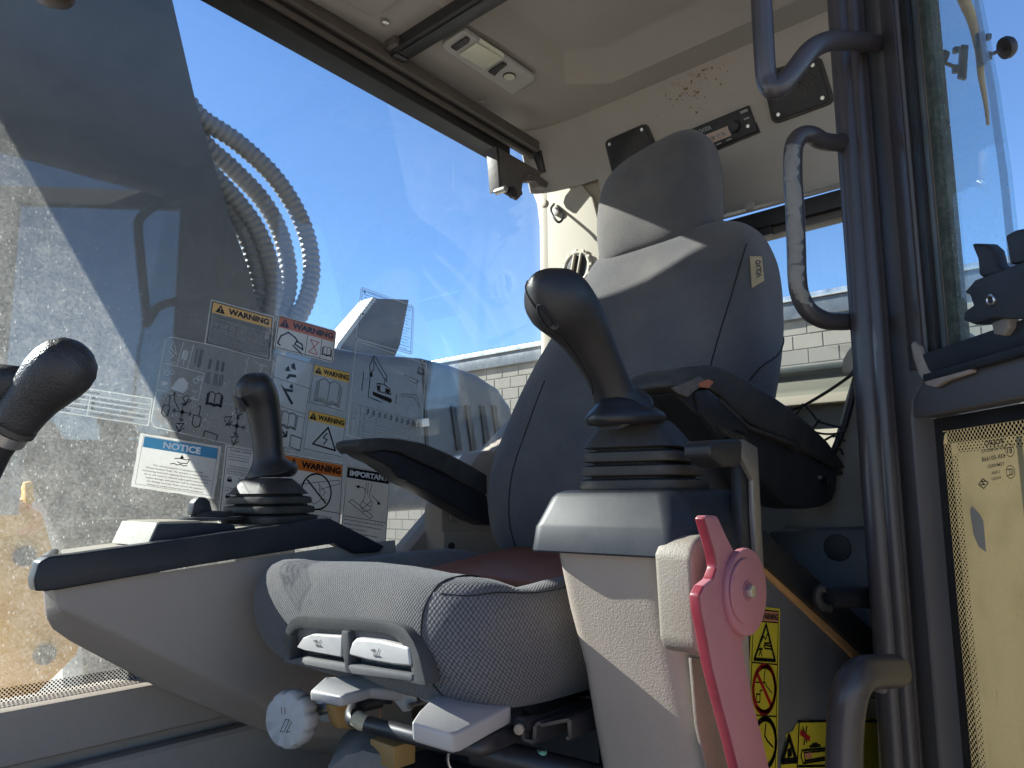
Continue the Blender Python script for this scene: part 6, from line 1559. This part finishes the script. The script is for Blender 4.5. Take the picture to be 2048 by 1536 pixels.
TX = ["This vehicle/equipment is equipped with DEF", "(Diesel Exhaust Fluid). The operator is responsible for", "monitoring level and replacing fluid if necessary. Failure to", "do so will result in reduced engine performance and/or", "engine damage, and operator will be responsible for", "any damage incurred. Please consult the operator's", "manual to review monitoring and fill procedures."]
ws_ = (0.30, 0.37, 0.41, 0.38, 0.36, 0.34, 0.33)
P.text([(t, 0.5-w_*1.0, 0.535+k*0.060, 0.5+w_*1.05, 0.535+k*0.060+0.040, 0.012) for k, (t, w_) in enumerate(zip(TX, ws_))], p_grey)
# 9 TO LOCK COUPLER
P = glabel("coupler_sticker", "white instruction label headed TO LOCK COUPLER, half hidden by the far stick", ((451, 889), (560, 908), (548, 1062), (434, 1046)), group=GW)
P.sheet(p_white, r=0.02); border(P, p_black, 0.010, 0.03)
P.strokes([[(0.52, 0.03), (0.49, 0.97)]], 0.008, p_black)
L = [("TO LOCK COUPLER", 0.08, 0.045, 0.47, 0.075, 0.03)]
body_ = [(0.10, ["1. Position coupler in full curl", "position. Bring bucket link", "in close to machine arm."]), (0.25, ["2. Push the lock button on", "control box and hold for", "five seconds. Release and", "curl the coupler fully back."]), (0.53, ["3. Engage coupler until", "pin is locked."]), (0.74, ["4. Ready to be used. Check", "that coupler is locked and", "pin is seated properly."])]
for v0, ls in body_:
    for k, t in enumerate(ls): L.append((t, 0.07, v0+k*0.033, 0.44, v0+k*0.033+0.022, 0.015))
for v0, ls in ((0.04, ["TO UNLOCK COUPLER"]), (0.10, ["1. Rest attachment flat on", "the ground before release."]), (0.25, ["2. Hold the release button", "and curl coupler slowly."])):
    for k, t in enumerate(ls): L.append((t, 0.55, v0+k*0.033, 0.94, v0+k*0.033+0.022, 0.015))
P.text(L, p_grey)
a = P.w/P.h
for cy in (0.43, 0.64, 0.88):
    P.rects([(0.09, cy, 0.17, cy+0.035)], p_black, "padlock_body", 2); P.strokes([circ(0.13, cy, 0.028, a, 8, 180, 360)], 0.012, p_black, "padlock_shackle")
    P.strokes([[(0.28, cy-0.03), (0.33, cy), (0.31, cy+0.05), (0.37, cy+0.02), (0.42, cy+0.06)], [(0.26, cy+0.02), (0.34, cy-0.02), (0.40, cy+0.01)]], 0.010, p_grey, "hand_sketch")
# 10 orange WARNING
P = glabel("warning_sticker", "white label with a bright orange WARNING band and a black prohibition circle", ((566, 905), (688, 927), (678, 1080), (545, 1058)), group=GW)
P.sheet(p_white); border(P, p_black, 0.008, 0.02); header(P, p_orange, 0.19, tx=(0.30, 0.95))
a = P.w/P.h
P.strokes([[(0.04, 0.40), (0.20, 0.36), (0.30, 0.42), (0.28, 0.58), (0.05, 0.60)], [(0.28, 0.38), (0.66, 0.29), (0.94, 0.23), (0.96, 0.27), (0.62, 0.40)], [(0.60, 0.30), (0.66, 0.52), (0.56, 0.60), (0.5, 0.56)], [(0.62, 0.34), (0.72, 0.42), (0.66, 0.50), (0.74, 0.52)]], 0.009, p_grey, "machine_sketch")
P.strokes([circ(0.58, 0.43, 0.235, a, 36)], 0.022, p_black, "prohibition_ring"); P.strokes([[(0.42, 0.30), (0.74, 0.56)]], 0.022, p_black, "prohibition_bar")
P.strokes([[(0.02, 0.66), (0.98, 0.66)]], 0.008, p_black, "rule")
P.text([("Stay clear of swing area. Serious injury or", 0.06, 0.72, 0.86, 0.75, 0.02), ("death may result if you enter this area.", 0.06, 0.78, 0.80, 0.81, 0.02), ("Keep all persons away from working", 0.06, 0.84, 0.78, 0.87, 0.02)], p_black)
# 11 IMPORTANT
P = glabel("important_sticker", "white label with a black IMPORTANT band beside the far armrest tip", ((693, 930), (782, 944), (771, 1091), (680, 1075)), group=GW)
P.sheet(p_white); header(P, p_black, 0.17, txt="IMPORTANT", tx=(0.08, 0.93), ink=p_bright, tri=False); border(P, p_black, 0.008, 0.02)
P.strokes([[(0.02, 0.70), (0.98, 0.70)]], 0.010, p_black, "rule")
P.polys([[(0.22, 0.27), (0.32, 0.25), (0.31, 0.30)], [(0.74, 0.42), (0.82, 0.46), (0.74, 0.48)]], p_black, "arrow_head")
P.strokes([[(0.30, 0.27), (0.42, 0.28), (0.46, 0.32)], [(0.60, 0.36), (0.72, 0.42), (0.78, 0.47)]], 0.012, p_black, "arrow")
P.strokes([[(0.12, 0.50), (0.18, 0.46), (0.66, 0.64), (0.60, 0.68), (0.12, 0.50)], [(0.46, 0.20), (0.44, 0.42), (0.36, 0.52), (0.44, 0.60), (0.60, 0.56), (0.62, 0.46), (0.54, 0.38), (0.58, 0.20)], [(0.40, 0.46), (0.58, 0.52)], [(0.42, 0.56), (0.60, 0.44)], [(0.50, 0.2), (0.50, 0.36)]], 0.013, p_grey, "coupler_sketch")
P.text([("Never travel (forward or high) downhill with the", 0.05, 0.735, 0.90, 0.755, 0.03), ("attachment raised and avoid sudden stops and", 0.05, 0.79, 0.86, 0.81, 0.03), ("reversing on steep ground.", 0.05, 0.845, 0.55, 0.865, 0.03), ("Failure to do so may result in damage.", 0.05, 0.90, 0.80, 0.92, 0.03)], p_black)
# 12 text sheet
P = glabel("text_sticker", "clear sticker covered in fine WARNING paragraphs against the blue sky", ((722, 574), (828, 613), (824, 709), (712, 677)), group=GW)
P.sheet(p_clear, r=0.05); P.strokes([[(0.03, 0.0), (0.97, 0.0), (1, 0.04), (1, 0.96), (0.97, 1), (0.03, 1), (0, 0.96), (0, 0.04), (0.03, 0)]], 0.016, p_edge, "film_edge", 0); border(P, p_grey, 0.008, 0.03)
L = [("WARNING: Breathing diesel engine exhaust exposes you to chemicals", 0.12, 0.055, 0.94, 0.08, 0.02)]
words = ["known to the State to cause cancer and birth defects or other", "reproductive harm. Always start and operate the engine in a", "well-ventilated area. If in an enclosed area, vent the exhaust", "to the outside. Do not modify or tamper with the exhaust", "system. Do not idle the engine except as necessary.", "For more information go to the warnings website.",
         "WARNING: Operating, servicing and maintaining this vehicle", "can expose you to chemicals including engine exhaust, lead", "and carbon monoxide, which are known to cause cancer or", "other harm. To minimize exposure, avoid breathing exhaust,", "service your vehicle in a well-ventilated area and wear", "gloves or wash your hands frequently when servicing it.", "For more information go to the passenger vehicle page.", "Do not remove this label from the window glass."]
for k, t in enumerate(words):
    v = 0.10+k*0.0615+(0.015 if k > 5 else 0); L.append((t, 0.06, v, 0.90 if k % 3 else 0.94, v+0.026, 0.02))
P.text(L, p_grey)
P.polys([[(0.07, 0.045), (0.10, 0.085), (0.04, 0.085)], [(0.07, 0.475), (0.10, 0.515), (0.04, 0.515)]], p_black, "warning_triangle")
# 13 machine dimensions sheet
P = glabel("dimension_sticker", "wide clear sticker with an excavator outline and a lifting table below it", ((713, 682), (853, 728), (838, 905), (694, 870)), group=GW)
P.sheet(p_clear, r=0.03); P.strokes([[(0, 0), (1, 0), (1, 1), (0, 1), (0, 0)]], 0.010, p_edge, "film_edge", 0)
a = P.w/P.h
P.strokes([[(0.24, 0.10), (0.20, 0.22), (0.22, 0.30), (0.26, 0.24), (0.24, 0.10), (0.28, 0.12), (0.44, 0.27), (0.45, 0.33), (0.40, 0.30), (0.26, 0.16)], [(0.32, 0.38), (0.42, 0.37), (0.50, 0.40), (0.52, 0.46), (0.34, 0.46), (0.32, 0.38)], [(0.36, 0.37), (0.37, 0.46)], [(0.42, 0.30), (0.42, 0.38)],
           [(0.13, 0.30), (0.13, 0.50)], [(0.22, 0.32), (0.22, 0.55), (0.40, 0.57)], [(0.60, 0.44), (0.60, 0.54)]], 0.010, p_black, "excavator_drawing")
P.polys([[(0.27, 0.48), (0.53, 0.50), (0.55, 0.53), (0.52, 0.55), (0.28, 0.52)], [(0.33, 0.40), (0.36, 0.40), (0.36, 0.45), (0.33, 0.45)], [(0.44, 0.40), (0.50, 0.41), (0.50, 0.46), (0.44, 0.45)], [(0.21, 0.29), (0.25, 0.29), (0.25, 0.33), (0.21, 0.33)]], p_black, "excavator_drawing")
P.strokes([[(0.68, 0.20), (0.90, 0.22), (0.86, 0.26), (0.70, 0.23), (0.68, 0.20)], [(0.66, 0.42), (0.88, 0.38), (0.96, 0.50)], [(0.66, 0.44), (0.86, 0.42), (0.96, 0.52)], [(0.88, 0.22), (0.88, 0.32)]]+book(0.92, 0.10, 0.07, a), 0.008, p_grey, "arm_drawing")
P.rects([(0.79, 0.52, 0.90, 0.62)], p_clear, "shaded_block", 1)
tb = [[(0.03, 0.66), (0.99, 0.66)], [(0.03, 0.74), (0.99, 0.74)]]+[[(0.14, v/100), (0.99, v/100)] for v in range(77, 100, 3)]+[[(u/100, 0.66), (u/100, 0.98)] for u in (3, 14, 20, 28, 36, 44, 52, 60, 68, 76, 84, 92, 99)]
P.strokes(tb, 0.004, p_grey, "table_rules")
P.strokes(sum([[[(x, 0.70), (x+0.02, 0.685), (x+0.03, 0.71), (x+0.01, 0.73), (x, 0.70)], [(x+0.015, 0.675), (x+0.015, 0.69)]] for x in [0.22+0.08*k for k in range(10)]], []), 0.009, p_black, "load_icons")
P.text([("EC220E", 0.04, 0.03, 0.16, 0.05, 0.01)][:0]+[("kg", 0.06, 0.70, 0.10, 0.72), ("m", 0.06, 0.80, 0.09, 0.82)], p_grey)
# blue reflective streak-free wiped patches are part of the dust on the pane

# ================================================================== YELLOW LABELS ON THE SIDE BOX
cs = [PY(x, y, YB-0.002) for x, y in ((1503, 1212), (1560, 1217), (1552, 1640), (1488, 1640))]
ty = thing("safety_sticker_column", "tall yellow warning column of three pictograms on the grey side box", "sticker", tuple(sum(cs, Vector())/4))
P = Print(cs, (0, -1, 0), ty); P.sheet(p_yellow, r=0.04)
def vy(py): return (py-1214)/(1640-1214)
P.rects([(0.06, vy(1220), 0.93, vy(1245))], p_sal2, "header_band", 1)
P.strokes([[(0.06, vy(1220)), (0.93, vy(1221)), (0.93, 1.0)], [(0.06, vy(1220)), (0.06, 1.0)], [(0.06, vy(1245)), (0.93, vy(1245))], [(0.06, vy(1332)), (0.93, vy(1333))], [(0.06, vy(1438)), (0.93, vy(1439))]], 0.018, p_black, "printed_border", 2)
P.text([("WARNING", 0.30, vy(1226), 0.91, vy(1240), 0.03)], p_black, "header_lettering")
P.polys([[(0.20, vy(1225)), (0.29, vy(1240)), (0.11, vy(1240))]], p_black, "warning_triangle")
P.strokes([[(0.5, vy(1251)), (0.84, vy(1325)), (0.14, vy(1325)), (0.5, vy(1251))]], 0.05, p_black, "triangle_outline")
P.strokes([[(0.36, vy(1286)), (0.42, vy(1276)), (0.50, vy(1282)), (0.54, vy(1272)), (0.60, vy(1272)), (0.63, vy(1290)), (0.46, vy(1290))], [(0.46, vy(1294)), (0.72, vy(1296)), (0.74, vy(1302)), (0.48, vy(1301)), (0.44, vy(1297)), (0.46, vy(1294))], [(0.34, vy(1299)), (0.34, vy(1306)), (0.38, vy(1318))], [(0.34, vy(1306)), (0.29, vy(1317))], [(0.28, vy(1304)), (0.40, vy(1303))]], 0.025, p_black, "digger_and_walker")
a = P.w/P.h
P.strokes([circ(0.50, vy(1385), 0.37, a*0.86, 40)], 0.075, p_red, "red_ring", 3)
P.strokes([[(0.22, vy(1352)), (0.76, vy(1420))]], 0.07, p_red, "red_bar", 3)
P.strokes([[(0.50, vy(1345)), (0.48, vy(1368)), (0.56, vy(1378)), (0.75, vy(1392))], [(0.20, vy(1372)), (0.50, vy(1372))], [(0.24, vy(1396)), (0.36, vy(1396)), (0.36, vy(1412)), (0.24, vy(1412)), (0.24, vy(1396))], [(0.36, vy(1396)), (0.36, vy(1388)), (0.42, vy(1388))]], 0.02, p_black, "lever_symbol")
P.strokes([circ(0.56, vy(1492), 0.37, a*0.86, 40)], 0.075, p_black, "black_ring", 3)
P.strokes([[(0.58, vy(1455)), (0.55, vy(1478)), (0.64, vy(1488)), (0.84, vy(1500))]], 0.03, p_black, "lever_symbol")
cs = [PY(x, y, YB-0.002) for x, y in ((1580, 1448), (1680, 1438), (1672, 1640), (1548, 1640))]
ty = thing("torn_safety_sticker", "torn yellow sticker with an olive stain, low beside the thick entry rail", "sticker", tuple(sum(cs, Vector())/4))
T2 = [(1592, 1448), (1605, 1440), (1640, 1441), (1700, 1436), (1760, 1436), (1760, 1640), (1555, 1640), (1562, 1528), (1567, 1500), (1573, 1478), (1571, 1468), (1585, 1462)]
prism("torn_sheet", yp(T2, YB-0.001), (0, -0.0006, 0), p_yellow, ty, 0, smooth=0)
cs = yp([(1560, 1438), (1760, 1438), (1760, 1640), (1560, 1640)], YB-0.0018)
P = Print(cs, (0, -1, 0), ty)
U = lambda x, y: ((x-1560)/200, (y-1438)/202)
P.strokes([[U(1590, 1443), U(1760, 1442)], [U(1591, 1443), U(1588, 1536), U(1588, 1640)], [U(1649, 1443), U(1648, 1640)], [U(1590, 1534), U(1648, 1533)]], 0.008, p_black, "printed_border", 1)
P.strokes([[U(1574, 1474), U(1586, 1522), U(1563, 1524), U(1574, 1474)]], 0.022, p_black, "triangle_outline")
P.polys([[U(1571, 1500), U(1577, 1496), U(1579, 1512), U(1572, 1518)]], p_black, "hand_symbol")
P.strokes([[U(1597, 1455), U(1604, 1485)], [U(1604, 1453), U(1599, 1490)]], 0.008, p_black, "scissors_symbol")
P.strokes([[U(1594, 1466), U(1608, 1478)]], 0.02, p_red, "red_mark", 3)
P.strokes([[U(1610, 1494), U(1628, 1492)], [U(1615, 1490), U(1623, 1489)]], 0.010, p_black, "text_mark")
P.strokes([[U(1596, 1502), U(1644, 1497), U(1646, 1520), U(1598, 1528), U(1594, 1515), U(1596, 1502)], [U(1600, 1507), U(1640, 1502), U(1641, 1516), U(1601, 1523), U(1600, 1507)]], 0.007, p_black, "pad_symbol")
P.polys([[U(1600, 1508), U(1612, 1506), U(1614, 1514), U(1608, 1518), U(1600, 1516)]], p_sal2, "rust_spot", 3)
P.rects([(*U(1650, 1440), *U(1700, 1456))], p_red, "red_corner", 1)

# ================================================================== GLASS MARK ON THE DOOR (read from behind, so mirrored)
def dl(x, y): return PD(x, y, -0.0298)
cs = [dl(*p) for p in ((1950, 880), (2018, 871), (2032, 968), (1958, 985))]
gm = thing("glass_mark", "mirrored maker and approval marks etched on the lower door glass", "marking", tuple(sum(cs, Vector())/4))
P = Print(cs, DN, gm, mirror=True)
ink = sheet_mat("etched_ink", (0.06, 0.055, 0.05), 0.2)
P.text([("VOLVO", 0.13, 0.04, 0.70, 0.15, 0.035), ("DOT-459 M550 AS2", 0.12, 0.20, 0.82, 0.27, 0.01), ("43R-001668", 0.14, 0.35, 0.82, 0.44, 0.015), ("TEMPERED", 0.20, 0.52, 0.68, 0.585, 0.015), ("CHINA", 0.34, 0.66, 0.58, 0.72, 0.015), ("E000007", 0.34, 0.78, 0.60, 0.835, 0.01)], ink)
a = P.w/P.h
P.strokes([circ(0.02, 0.30, 0.115, a, 24)], 0.014, ink, "approval_ring"); P.text([("E1", -0.04, 0.24, 0.09, 0.36, 0.03)], ink)
P.strokes([circ(0.08, 0.74, 0.11, a, 24), circ(0.10, 0.74, 0.055, a, 12, 60, 300), circ(0.055, 0.74, 0.05, a, 12, 60, 300), circ(0.145, 0.74, 0.055, a, 12, 60, 300)], 0.014, ink, "approval_ring")
P.strokes([[(0.84, 0.76), (0.98, 0.85), (0.84, 0.95), (0.70, 0.86), (0.84, 0.76)], [(0.78, 0.82), (0.90, 0.80), (0.80, 0.88), (0.92, 0.86)]], 0.02, ink, "diamond_mark")
